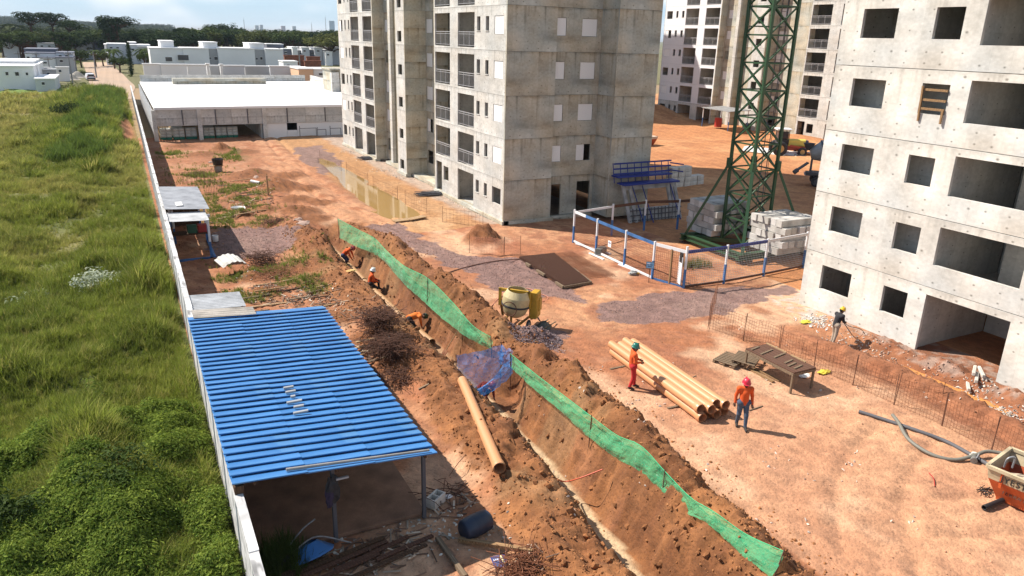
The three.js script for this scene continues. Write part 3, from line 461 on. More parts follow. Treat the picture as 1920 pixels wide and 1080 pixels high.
{ // block by the right edge: big loggia openings, worker at its foot
  const Z0 = -24.15, S = 2.815, N = 9, T = .15, HB = S - .026, m0 = 10.35; // local u = z - Z0, mirrored after m0
  const B = thing('apartment_block', 'pale new concrete block with square unglazed openings beside the crane enclosure', 'building', [28.42, -.06, Z0], -PI / 2);
  const win = [[1.03, 2.67, 1.12, 2.28], [4.32, 5.48, 1.12, 2.28]], big = [6.27, 9.67, .93, 2.49], rep = (l) => [...l, ...l.map(([a, b, c, d]) => [2 * m0 - b + .6, 2 * m0 - a + .6, c, d])];
  const gU = panel(0, 21.3, 0, HB, T, rep([...win, big])), g0 = panel(0, 21.3, 0, HB, T, rep([...win, [6.27, 9.67, 0, 2.49]]));
  for (let k = 0; k < N; k++) {
    const y = k * S, m = vB[k % 3];
    part(B, 'wall_panel', k ? gU : g0, m, [0, y, 0]);
    part(B, 'end_panel', box(T, HB, 11.8, T / 2, HB / 2, -6.06), m, [0, y, 0]);
    part(B, 'rear_panel', box(21.1, HB, T, 10.7, HB / 2, -12.0), m, [0, y, 0]);
    part(B, 'end_panel', box(T, HB, 11.8, 21.2, HB / 2, -6.06), m, [0, y, 0]);
    part(B, 'floor_slab', box(21, .14, 11.7, 10.7, -.075, -6.05), conIn, [0, y, 0]);
    part(B, 'partition_wall', box(.12, HB, 4.6, 6.1, HB / 2, -2.5), conIn, [0, y, 0]);
    part(B, 'partition_wall', box(.12, HB, 2.4, 9.86, HB / 2, -1.4), conIn, [0, y, 0]);
    part(B, 'partition_wall', box(6, HB, .12, 3.1, HB / 2, k > 0 && k < 4 ? -1.0 : -3.1), conIn, [0, y, 0]);
    if (!k || k > 3) part(B, 'partition_wall', box(.12, HB, 2.9, 3.4, HB / 2, -1.6), conIn, [0, y, 0]);
    part(B, 'partition_wall', panel(6.2, 15, 0, HB, .12, [[9.0, 9.9, 0, 2.1]]), conIn, [0, y, -4.8]);
    if (k) part(B, 'partition_wall', box(1.0, HB, .12, 8.0, HB / 2, -2.6), conIn, [0, y, 0]);
  }
  part(B, 'roof_slab', box(21.4, .2, 12.2, 10.7, N * S + .1, -6.05), conIn);
  part(B, 'plinth', box(21.6, .6, .7, 10.7, -.32, -.22), conB);
  part(B, 'threshold_slab', box(3.7, .12, .5, 7.97, -.055, .12), conB);
  // timber prop frame left in a third-floor window
  const f = [], y = 3 * S; for (const yy of [1.32, 1.66, 2.05]) f.push(box(1.02, .09, .05, 4.95, y + yy, .06)); f.push(box(.07, 1.35, .07, 4.44, y + 1.5, .08, .06), box(.07, .5, .07, 5.42, y + 1.05, .08));
  part(B, 'timber_prop_frame', f, M.wood);
}
{ // low car deck at the far end of the yard
  const Zf = -92.8, B = thing('parking_deck', 'low concrete parking deck with a white roof at the end of the yard', 'building', [0, 0, 0]);
  part(B, 'roof_slab', span(3.2, 33, 3.4, 3.66, -139.3, Zf + .1), M.plaster);
  for (const [a, b] of [[3.2, 7.6], [7.62, 11.2], [11.22, 14.8], [14.82, 19.6], [19.62, 24.4], [24.42, 33]]) part(B, 'fascia_panel', span(a, b, 1.62, 3.39, Zf - .2, Zf), vA[1]);
  for (const x of [3.1, 7.75, 14.85]) part(B, 'column', span(x - .22, x + .22, -.3, 3.38, Zf - .35, Zf + .12), vA[2]);
  for (const [a, b] of [[15.1, 17.4], [18.6, 24.4], [24.42, 33]]) part(B, 'wall_panel', span(a, b, -.3, 1.6, Zf - .3, Zf - .12), M.plaster);
  part(B, 'wall_panel', span(17.42, 18.58, -.3, .75, Zf - .3, Zf - .12), M.plaster);
  for (const x of [6, 9.5, 13, 17.5, 22, 27]) part(B, 'drain_pipe', rod(V(x, 1.7, Zf + .05), V(x, 3.35, Zf + .05), .06), M.darkGrey);
  part(B, 'floor_slab', span(3.2, 33, -.35, -.2, -139, Zf - .02), conIn);
  part(B, 'rear_panel', span(3.2, 33, -.2, 3.39, -139.3, -139), conIn); part(B, 'rear_panel', span(32.8, 33, -.2, 3.39, -139, Zf - .4), conIn); part(B, 'partition_wall', span(14.4, 14.6, -.2, 3.39, -130, Zf - .4), conIn);
  { const g = []; for (let i = 0; i < 44; i++) for (let j = 0; j < 7; j++) if (1) { const z = Zf - .6 - i * 1.04, y = .35 + j * .43; g.push(box(.1, .06, 1.04, 3.02, y, z - .5), box(.1, .37, .07, 3.02, y + .21, z), box(.1, .37, .07, 3.02, y + .21, z - .35), box(.1, .37, .07, 3.02, y + .21, z - .7)); } part(B, 'screen_block_wall', g, M.plaster); }
  part(B, 'roof_upstand', span(7.7, 21.8, 3.67, 4.55, -133.4, -131.8), vA2[0]);
  for (const x of [3.3, 8.6, 13.9, 19.2, 24.5]) part(B, 'parapet_panel', span(x, x + 5.25, 3.67, 4.7, -139.2, -139), vA[0]);
  part(B, 'parapet_panel', span(30.6, 30.8, 3.67, 4.7, -138.9, -118), vA[0]);
  part(B, 'stair_core', span(28.2, 28.4, 3.67, 6.7, -119, -114.2), vA2[1]); part(B, 'stair_core', span(32.8, 33, 3.67, 6.7, -119, -114.2), vA2[1]); part(B, 'stair_core', span(28.4, 32.8, 3.67, 6.7, -119, -118.8), vA2[1]); part(B, 'stair_core', span(28.0, 33.2, 6.7, 6.95, -119.2, -113.8), vA2[1]); part(B, 'stair_core', panel(28.2, 33, 3.67, 6.69, .2, [[29.6, 31.8, 3.67, 6.0]]), vA2[1], [0, 0, -114]);
  part(B, 'stair_core', span(28.1, 29.2, 3.67, 6.4, -113.95, -113.2), vA[0]);
  { const gf = thing('guard_frame', 'dark open metal frame leaning before the white deck wall', 'frame', [0, 0, 0]); for (const [a, b, h] of [[563, 594, 1.0], [596, 612, .8], [620, 640, .9]]) { const p = onZ(a, 260, -92.2), q = onZ(b, 262, -92.2); part(gf, 'rail', beam(V(p.x, h, -92.2), V(q.x, h, -92.2), .06, .06), M.darkGrey); part(gf, 'upright', rod(V(p.x, 0, -92.2), V(p.x, h + .3, -92.2), .04), M.darkGrey); part(gf, 'upright', rod(V(q.x, 0, -92.2), V(q.x, h, -92.2), .04), M.darkGrey); } }
  const sackW = mat(.70, .72, .68, .8, { map: blotch }), net = mat(.03, .16, .11, .9);
  const pal = thing('sack_pallet', 'pallet stacked with white and green cement sacks inside the parking deck', 'pallet', [4.15, -.2, -94.1], 0, 'pallets of sacks in the parking deck');
  for (let j = 0; j < 4; j++) for (let i = 0; i < 2; i++) part(pal, 'sack', cbox(.58, .32, .9, .09, -.3 + i * .6, .3 + j * .33, 0), j < 1 ? net : sackW);
  part(pal, 'pallet_base', span(-.62, .62, 0, .13, -.5, .5), M.woodGrey);
  for (const [x, z] of [[5.5, -94.1], [6.8, -94.15], [8.7, -94.2], [10.05, -94.3], [11.3, -94.25], [5.4, -95.6], [8.8, -95.7]]) copyOf(pal).position.set(x, -.2, z);
}
{ // precast boundary wall
  const W = thing('boundary_wall', 'long precast concrete panel wall between the grass field and the yard', 'wall', [0, 0, 0]); const wx = (z) => 1.16 + .0052 * -z;
  const wm = variants(new THREE.MeshStandardMaterial({ map: tex(512, 512, (x, y) => .74 + (fbm(x * 7, y * 7, 5, 41, 7) - .5) * .32 - .18 * sst(.6, .75, fbm(x * 16, y * 4, 3, 42, 16)), [2.6, 2.6]), roughness: .95 }));
  for (let z = -8, i = 0; z > -150; z -= 2.5, i++) {
    const x = wx(z - 1.25), dz = (hash(i, 1, 8) - .5) * .04;
    for (let r = 0; r < 4; r++) part(W, 'wall_panel', cbox(.08, .555, 2.36, .012, x, .28 + r * .565 + dz, z - 1.25), wm[(i + r) % 3]);
    part(W, 'wall_post', cbox(.16, 2.3, .16, .02, x, 1.13, z), wm[i % 3]);
    part(W, 'coping', cbox(.19, .07, 2.485, .012, x, 2.325 + dz * .4, z - 1.25), wm[(i + 1) % 3]);
  }
}
console.log('buildings done');

// ---------- far neighbourhood ----------
function house(label, Z, depth, blocks, o = {}) { // blocks: [px0,px1,pyTop,material,dz?,baseY?]; openings: [px0,px1,py0,py1]
  const H = thing(o.name ?? 'house', label, o.cat ?? 'house', [0, 0, 0], 0, o.group);
  for (const [a, b, t, m, dz = 0, y0 = landH(0, Z)] of blocks) { const p = onZ(a, t, Z + dz), q = onZ(b, t, Z + dz), h = p.y; part(H, 'wall', span(p.x, q.x, y0, h, Z + dz - depth, Z + dz), m); part(H, 'roof_edge', span(p.x - .15, q.x + .15, h, h + .22, Z + dz - depth - .15, Z + dz + .15), o.roof ?? M.plaster); }
  for (const [a, b, t, u, dz = 0] of o.win ?? []) { const p = onZ(a, t, Z + dz), q = onZ(b, u, Z + dz); const w = part(H, 'window', span(p.x, q.x, q.y, p.y, Z + dz + .01, Z + dz + .06), M.glass); part(w, 'frame', [span(p.x - .08, q.x + .08, p.y, p.y + .1, Z + dz + .01, Z + dz + .12), span(p.x - .08, q.x + .08, q.y - .1, q.y, Z + dz + .01, Z + dz + .12)], M.white); }
  return H;
}
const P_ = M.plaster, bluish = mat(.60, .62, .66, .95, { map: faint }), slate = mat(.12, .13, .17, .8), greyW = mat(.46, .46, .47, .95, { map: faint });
house('long white two storey row of villas with box towers', -236, 12, [[280, 342, 90.5, P_], [342.5, 391, 91, P_, .4], [408, 477, 91, P_], [497, 530, 93, P_], [300, 325, 77.5, P_, -3], [380, 407, 80, P_, -2], [467, 494, 82, P_, -2], [391.2, 407.8, 92, greyW, -1.5], [477.2, 496.8, 93, greyW, -1.5]], { name: 'villa_row', win: [[310, 323, 107, 115], [333, 354, 103, 113, .45], [392, 395.5, 107.5, 111, -1.45], [402, 408, 106.5, 112.5, -1.45], [480, 483, 108, 112, -1.45], [488, 492, 107, 112, -1.45]] });
house('white plastered courtyard wall running behind the parking deck', -178, 1, [[268, 300, 121, P_], [301, 350, 122, P_, .5], [351, 386, 122.5, P_], [387, 392, 121, P_, 5]], { name: 'courtyard_wall', cat: 'wall' });
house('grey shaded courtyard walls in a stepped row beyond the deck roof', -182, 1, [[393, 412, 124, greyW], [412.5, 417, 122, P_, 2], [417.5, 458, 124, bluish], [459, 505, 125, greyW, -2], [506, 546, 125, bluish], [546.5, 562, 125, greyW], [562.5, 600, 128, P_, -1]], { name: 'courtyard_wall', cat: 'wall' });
house('low tan rendered house with a flat white roof behind the deck', -172, 9, [[560, 587, 130, mat(.62, .40, .26, .95)], [587.5, 640, 131, P_, -1]], { win: [[598, 606, 137, 141, -.95]] });
house('small white outbuilding beside the villas', -200, 6, [[531, 558, 116, P_]], { win: [[538, 543, 121, 124]] });
house('long red brick garden wall behind the outbuilding', -250, 1, [[533, 570, 104.5, M.brick], [571, 602, 115, M.brick, 3], [575, 600, 107, M.brick, -6]], { name: 'brick_wall', cat: 'wall', roof: M.brick });
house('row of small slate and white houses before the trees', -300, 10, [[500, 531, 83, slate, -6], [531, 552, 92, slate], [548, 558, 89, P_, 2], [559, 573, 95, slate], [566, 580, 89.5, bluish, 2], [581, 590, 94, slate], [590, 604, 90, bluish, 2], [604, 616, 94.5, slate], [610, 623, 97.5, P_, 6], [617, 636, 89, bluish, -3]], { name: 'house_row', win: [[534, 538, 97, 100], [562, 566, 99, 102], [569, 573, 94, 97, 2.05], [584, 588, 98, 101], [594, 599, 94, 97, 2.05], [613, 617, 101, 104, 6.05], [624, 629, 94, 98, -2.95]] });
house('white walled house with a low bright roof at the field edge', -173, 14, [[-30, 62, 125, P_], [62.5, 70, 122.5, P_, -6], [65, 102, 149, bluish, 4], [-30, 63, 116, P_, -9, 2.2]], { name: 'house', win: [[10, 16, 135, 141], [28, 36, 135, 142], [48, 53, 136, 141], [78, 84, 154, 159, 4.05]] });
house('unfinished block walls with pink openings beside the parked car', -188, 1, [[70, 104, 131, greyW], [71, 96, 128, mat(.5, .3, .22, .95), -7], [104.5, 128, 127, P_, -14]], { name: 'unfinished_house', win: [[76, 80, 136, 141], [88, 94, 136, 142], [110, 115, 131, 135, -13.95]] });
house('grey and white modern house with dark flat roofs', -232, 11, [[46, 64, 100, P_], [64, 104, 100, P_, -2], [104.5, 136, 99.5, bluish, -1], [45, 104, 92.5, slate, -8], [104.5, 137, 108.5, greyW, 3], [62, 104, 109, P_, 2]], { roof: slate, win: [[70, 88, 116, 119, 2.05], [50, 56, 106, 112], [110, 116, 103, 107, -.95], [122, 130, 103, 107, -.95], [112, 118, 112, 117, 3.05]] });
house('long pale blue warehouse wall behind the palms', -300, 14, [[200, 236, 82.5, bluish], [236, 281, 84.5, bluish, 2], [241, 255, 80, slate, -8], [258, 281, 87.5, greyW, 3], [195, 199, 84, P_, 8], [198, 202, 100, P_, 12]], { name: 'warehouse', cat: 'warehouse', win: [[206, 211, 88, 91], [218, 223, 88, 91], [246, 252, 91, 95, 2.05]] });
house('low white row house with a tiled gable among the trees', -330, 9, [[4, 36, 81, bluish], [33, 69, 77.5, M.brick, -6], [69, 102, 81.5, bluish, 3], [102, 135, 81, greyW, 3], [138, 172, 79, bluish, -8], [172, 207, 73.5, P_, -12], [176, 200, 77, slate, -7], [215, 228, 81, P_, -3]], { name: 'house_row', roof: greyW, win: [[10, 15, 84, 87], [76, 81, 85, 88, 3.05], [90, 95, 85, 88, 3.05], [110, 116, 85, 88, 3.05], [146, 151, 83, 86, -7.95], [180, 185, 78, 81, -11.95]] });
house('solitary pale high rise on the skyline', -2700, 14, [[617, 627, 39, mat(.42, .5, .58, .9)]], { name: 'tower_block', cat: 'tower' });
house('cluster of small distant city towers on the skyline', -2900, 10, [[527, 535, 48.5, mat(.5, .45, .5, .9)], [548, 555, 49, bluish], [478, 485, 47.5, bluish], [487, 493, 46.5, bluish]], { name: 'tower_block', cat: 'tower' });
{ // lattice masts on the skyline
  for (const [px, t] of [[457, 37], [584, 45], [610, 33]]) { const p = onZ(px, t, -1500), o = thing('radio_mast', 'thin radio mast far away on the skyline', 'mast', [p.x, 0, -1500], 0, 'radio masts on the skyline'); part(o, 'shaft', rod(V(0, -10, 0), V(0, p.y, 0), .7, .35, 4), M.grey); part(o, 'antenna', rod(V(0, p.y, 0), V(0, p.y + 4, 0), .2, .1, 4), M.grey); }
}
{ // street poles
  const mk = (px, t, Z, label) => { const p = onZ(px, t, Z), o = thing('utility_pole', label, 'pole', [p.x, landH(0, Z) * (Z < -178 ? 1 : 0), Z], 0, 'utility poles by the street'); part(o, 'shaft', rod(V(0, 0, 0), V(0, p.y, 0), .2, .12, 6), M.grey); part(o, 'crossarm', box(1.7, .12, .12, 0, p.y - .6, .2), M.woodGrey); part(o, 'insulator', [rod(V(-.7, p.y - .54, .2), V(-.7, p.y - .3, .2), .05), rod(V(.7, p.y - .54, .2), V(.7, p.y - .3, .2), .05)], M.white); };
  for (const [px, t, Z] of [[127, 96, -196], [174, 97, -215], [67, 98, -225], [89, 106, -196], [33, 96, -220], [4, 100, -210], [560, 86, -230], [118, 112, -240], [140, 108, -230]]) mk(px, t, Z, 'slim concrete utility pole with a crossarm along the street');
}
// trees
function treeMesh(kind) { // unit tree about 1 m high, scaled on placing
  const cr = [], st = [];
  if (kind === 'palm') { st.push(rod(V(0, 0, 0), V(.02, .72, 0), .028, .02, 6)); for (let k = 0; k < 15; k++) { const a = k * 2.4, e = rr(-.1, .3), L = rr(.3, .42), rows = []; for (let i = 0; i <= 5; i++) { const t = i / 5, r = L * t, y = .72 + e * L * t * 2 - t * t * .3 * L * 2.2, w = .035 * Math.sin(Math.PI * (.15 + .85 * t)) + .004; rows.push([V(Math.cos(a) * r - Math.sin(a) * w, y - .02, Math.sin(a) * r + Math.cos(a) * w), V(Math.cos(a) * r, y, Math.sin(a) * r), V(Math.cos(a) * r + Math.sin(a) * w, y - .02, Math.sin(a) * r - Math.cos(a) * w)]); } cr.push(ribbon(rows)); } }
  else if (kind === 'cypress') { st.push(rod(V(0, 0, 0), V(0, .95, 0), .02, .004, 6)); for (let k = 0; k < 34; k++) { const t = k / 34, r = .085 * Math.pow(Math.sin(Math.PI * (.12 + .85 * t)), .6) + .01; cr.push(leafClump(42, r, .055, .8).translate(Math.cos(k * 2.4) * r * .35, .06 + t * .92, Math.sin(k * 2.4) * r * .35)); } }
  else {
    const [n, flat, y0, wid, bole] = { round: [15, .8, .36, .34, .3], broad: [18, .55, .5, .46, .35], umbrella: [15, .34, .78, .42, .66], tall: [16, 1.25, .45, .24, .25] }[kind];
    st.push(rod(V(0, 0, 0), V(.01, bole, .01), .035, .024, 7));
    for (let k = 0; k < n; k++) { const a = k * 2.4 + rr(-.4, .4), r = wid * Math.sqrt((k + .5) / n) * rr(.7, 1.05), y = y0 + (.5 + .5 * Math.sqrt(1 - Math.min(.98, (k / n)))) * .3 * flat * rr(.4, 1.25) + (kind === 'tall' ? rr(-.2, .3) : rr(-.08, .06)), c = V(Math.cos(a) * r, Math.min(y, .88), Math.sin(a) * r), s = wid * rr(.28, .46); cr.push(leafClump(64, s, .085, .6).scale(1, Math.min(1, flat + .15), 1).translate(c.x, c.y, c.z)); st.push(rod(V(.01, bole, .01), c, .014, .004, 5)); }
  }
  const C = mergeGeometries(cr.map(clean).map((g) => { g.deleteAttribute('uv'); return g; })), S = merge(st); C.computeBoundingBox(); const k = 1 / C.boundingBox.max.y; C.scale(k, k, k); S.scale(k, k, k); return [C, S];
}
const TREES = {}; for (const k of ['round', 'broad', 'umbrella', 'tall', 'palm', 'cypress']) TREES[k] = Array.from({ length: ['palm', 'cypress'].includes(k) ? 1 : 3 }, () => treeMesh(k));
const foliage = [[.058, .085, .022], [.040, .066, .022], [.085, .10, .026], [.030, .050, .02], [.11, .12, .03]].map((c) => leafMat(...c, .2));
function tree(kind, label, x, z, h, o = {}) {
  const [c, s] = TREES[kind][(rnd() * TREES[kind].length) | 0], t = thing(o.name ?? kind.replace('round', 'round_crowned').replace('broad', 'broad_crowned').replace('tall', 'tall') + '_tree', label, 'tree', [x, o.y ?? (z < -178 ? landH(x, z) : 0), z], rnd() * 6, o.group);
  part(t, 'crown', c, foliage[o.f ?? ((rnd() * 4) | 0)]); part(t, 'trunk', s, M.woodDark); t.scale.set(h * (o.w ?? 1), h, h * (o.w ?? 1)); return t;
}
const treeAt = (kind, label, px, top, Z, o) => { const p = onZ(px, top, Z); return tree(kind, label, p.x, Z, (p.y - landH(p.x, Z)) / .98, o); };
treeAt('cypress', 'narrow dark cypress standing at the roadside by the deck corner', 239, 79, -222, { name: 'cypress_tree', f: 1, w: .85 });
treeAt('umbrella', 'tall flat topped tree rising over the left of the wood', 54, 23, -355, { name: 'umbrella_tree', f: 3, w: .8 });
treeAt('umbrella', 'tall flat topped tree with a gappy crown next to the tallest one', 95, 24, -360, { name: 'umbrella_tree', f: 3, w: .75 });
treeAt('umbrella', 'shorter flat topped tree leaning out of the wood', 126, 37, -350, { name: 'umbrella_tree', f: 1, w: .75 });
treeAt('tall', 'massive dark creeper clad tree in the middle of the wood', 205, 33, -330, { f: 3, w: 1.15 }); treeAt('umbrella', 'wide dark crown fused with the massive creeper clad tree', 216, 30, -335, { name: 'umbrella_tree', f: 3, w: 1.0 });
treeAt('round', 'spreading round tree on the street verge', 221, 104, -240, { f: 0, w: 1.3 });
treeAt('round', 'small dark tree beside the villa row', 272, 93, -250, { f: 0, w: .9 });
treeAt('round', 'scrubby tree by the grey modern house', 148, 92, -270, { f: 0, w: 1.1 }); treeAt('round', 'low tree in front of the row houses', 190, 96, -280, { f: 2, w: 1.2 });
for (const [px, t, Z] of [[210, 92, -262], [268, 91, -262], [176, 94, -275]]) treeAt('palm', 'palm with arching fronds in front of the warehouse wall', px, t, Z, { name: 'palm_tree', group: 'palms by the warehouse', f: 0, w: 1.2 });
for (let i = 0; i < 92; i++) { const px = 2 + i * 6.95 + rr(-3, 3), Z = -rr(320, 400) - (px > 430 ? 20 : 0), top = lerp(55, 64, rnd()) + (px < 160 ? 3 : 0) - (px > 270 && px < 400 ? 3 : 0); treeAt(['round', 'broad', 'broad', 'tall'][(rnd() * 4) | 0], 'dark green tree in the belt of wood behind the houses', px, top, Z, { group: 'trees in the belt behind the houses', name: 'woodland_tree', w: rr(1.0, 1.45) }); }
for (const [px, t] of [[415, 43], [402, 46], [300, 53], [440, 52], [610, 58], [480, 58]]) treeAt('broad', 'taller tree standing out of the far wood line', px, t, -470, { group: 'taller trees of the far wood line', name: 'woodland_tree', f: 1 });
treeAt('broad', 'leafy tree touched with orange blossom behind the apartment block edge', 618, 62, -300, { f: 4, w: 1.4, name: 'blossoming_tree' });
{ // far woods as one mass
  const blob = mergeGeometries(Array.from({ length: 6 }, (_, k) => leafClump(30, .5, .34, .8).translate(Math.cos(k * 2.4) * .4, .35 + .12 * (k % 3), Math.sin(k * 2.4) * .4))), l = [];
  for (let i = 0; i < 15000; i++) { const a = rr(-.62, .06), r = 420 + Math.pow(rnd(), .8) * 2900, x = Math.sin(a) * r, z = -Math.cos(a) * r, s = rr(8, 15) * (1 + r / 3500), k = rr(.6, 1.2); if (fbm(x * .004, z * .004, 2, 7) < .3 && r < 1300) continue; l.push([x, landH(x, z) - 1, z, [s, s * rr(.55, .85), s], [.045 * k, .06 * k, .02 * k], 1]); }
  scatter('far_woods', 'distant wooded hills fading into haze', 'woods', blob, leafMat(1, 1, 1, .25), l);
  const roofs = []; for (let i = 0; i < 420; i++) { const a = rr(-.3, .06), r = rr(560, 1500), x = Math.sin(a) * r, z = -Math.cos(a) * r, k = rr(.4, .8); roofs.push([x, landH(x, z) + 3, z, [rr(8, 18), rr(5, 8), rr(8, 14)], rnd() < .3 ? [.5 * k, .25 * k, .16 * k] : [.8 * k, .8 * k, .82 * k], 1]); }
  scatter('far_suburb', 'distant low suburb of pale houses among the trees', 'suburb', box(1, 1, 1), mat(1, 1, 1, .9), roofs);
  const verge = []; for (let i = 0; i < 2600; i++) { const z = -rr(165, 320), x = rr(-50, 6), k = rr(.6, 1.2), c = tab([[-310, -6], [-230, -2.6], [-200, -1.6], [-178, -.6], [-150, .1]], z); if (Math.abs(x - c) < 4.6 || x > 3.5) continue; if (fbm(x * .08, z * .05, 3, 66) < .5) continue; verge.push([x, landH(x, z) - .1, z, [rr(.8, 2), rr(.6, 1.8), rr(.8, 2)], [.11 * k, .15 * k, .03 * k], 1]); }
  scatter('street_verge_bushes', 'low scrub on the vacant plots along the street', 'scrub', leafClump(40, .6, .3, .3), leafMat(1, 1, 1, .35), verge);
}
console.log('far done');

// ================= THINGS ON THE SITE =================
const yd = (x, z) => yardH(x, z);
{ // open shed with a blue ribbed roof
  const S = thing('open_shed', 'open shed with a long blue ribbed sheet roof against the boundary wall', 'shed', [0, 0, 0]);
  const blueTex = tex(1024, 512, (x, y) => { const f = fbm(x * 5, y * 5, 5, 201, 5), s = sst(.56, .72, fbm(x * 9, y * 14, 4, 207, 9)), v = vnoise(x * 300, y * 150, 3, 300); return [.17 + .1 * f + .08 * s, .385 + .1 * f + .06 * s + v * .02, .62 + .1 * f + .03 * s]; }, [4.7, 4.2]);
  const bm = variants(new THREE.MeshPhysicalMaterial({ map: blueTex, roughness: .5, side: THREE.DoubleSide }), 3);
  const zN = -15.07, n = 11, W = 1.0;
  // lapped strips: the near edge of each one stands proud of the next
  for (let i = 0; i < n; i++) for (let j = 0; j < 3; j++) {
    const a = j / 3, b = (j + 1) / 3 + .012, sk = (t) => -.55 * t * (i / n), lift = j === 0 ? .02 : j === 1 ? .01 : 0, tilt = (hash(i, j, 5) - .5) * .03, g = [];
    for (let r = 0; r < 3; r++) { const o = r * .345, w = (hash(i, r, 3) - .5) * .02, rows = []; for (const t of [a, (a + b) / 2, b]) { const y = lerp(2.58, 2.18, t) + lift + tilt * (t - a) * 2 + (hash(i, 7, r) - .5) * .014 * Math.sin(t * 9), P = (z, h) => V(lerp(1.12, 5.82, t), y + h, zN - (i * 1.0 + z) + sk(t)); rows.push([P(o + w, .055), P(o + w, .085), P(o + w + .03, .088), P(o + .62, -.035)]); } g.push(ribbon(rows)); }
    part(S, 'roof_sheet', g, bm[(i * 7 + j * 3) % 3]);
  }
  part(S, 'added_sun_stop', span(1.16, 1.36, 2.37, 2.56, -26.2, -15.1), M.woodDark);  // added strip on the wall top, keeps sun from leaking under the roof
  part(S, 'edge_pole', rod(V(2.3, 2.62, -15.25), V(5.7, 2.33, -15.15), .04, .03, 8), mat(.4, .39, .37, .8, { map: blotch }));
  [[3.1, -19.57, .27], [3.1, -19.28, .27], [3.1, -18.96, .12], [3.07, -18.64, .4], [3.12, -18.32, .26], [3.1, -17.98, .38]].forEach(([x, z, l]) => part(S, 'roof_batten', cbox(l, .06, .09, .012, x + .1, 2.55, z), mat(.3, .31, .32, .9)));
  for (const z of [-15.7, -19.3, -22.8, -26.0]) { for (const [x, h] of [[5.74, 2.14], [3.42, 2.33]]) part(S, 'post', cbox(.1, h, .1, .012, x, h / 2, z), M.darkGrey); part(S, 'rafter', beam(V(1.2, 2.5, z), V(5.8, 2.12, z), .07, .13), M.woodDark); }
  for (const x of [1.6, 3.42, 5.6]) part(S, 'purlin', beam(V(x, lerp(2.6, 2.2, (x - 1.2) / 4.62) - .05, -15.15), V(x, lerp(2.6, 2.2, (x - 1.2) / 4.62) - .05, -26.3), .06, .08), M.woodDark);
  part(S, 'floor_slab', cbox(4.3, .12, 9.4, .02, 3.65, .05, -20.5), mat(.33, .18, .11, .95, { map: blotch }));
  const hung = thing('hanging_clothes', 'dark clothes hung on the shed middle post', 'clothes', [3.42, 0, -15.68]); part(hung, 'jacket', stone(81, 2).scale(.17, .5, .09).translate(-.02, 1.6, .1), M.dark); part(hung, 'trousers', stone(82, 2).scale(.1, .4, .06).translate(-.14, 1.4, .14), mat(.04, .03, .06, .9)); part(hung, 'strap', box(.3, .05, .05, .2, 1.88, .15), mat(.4, .4, .4));
}
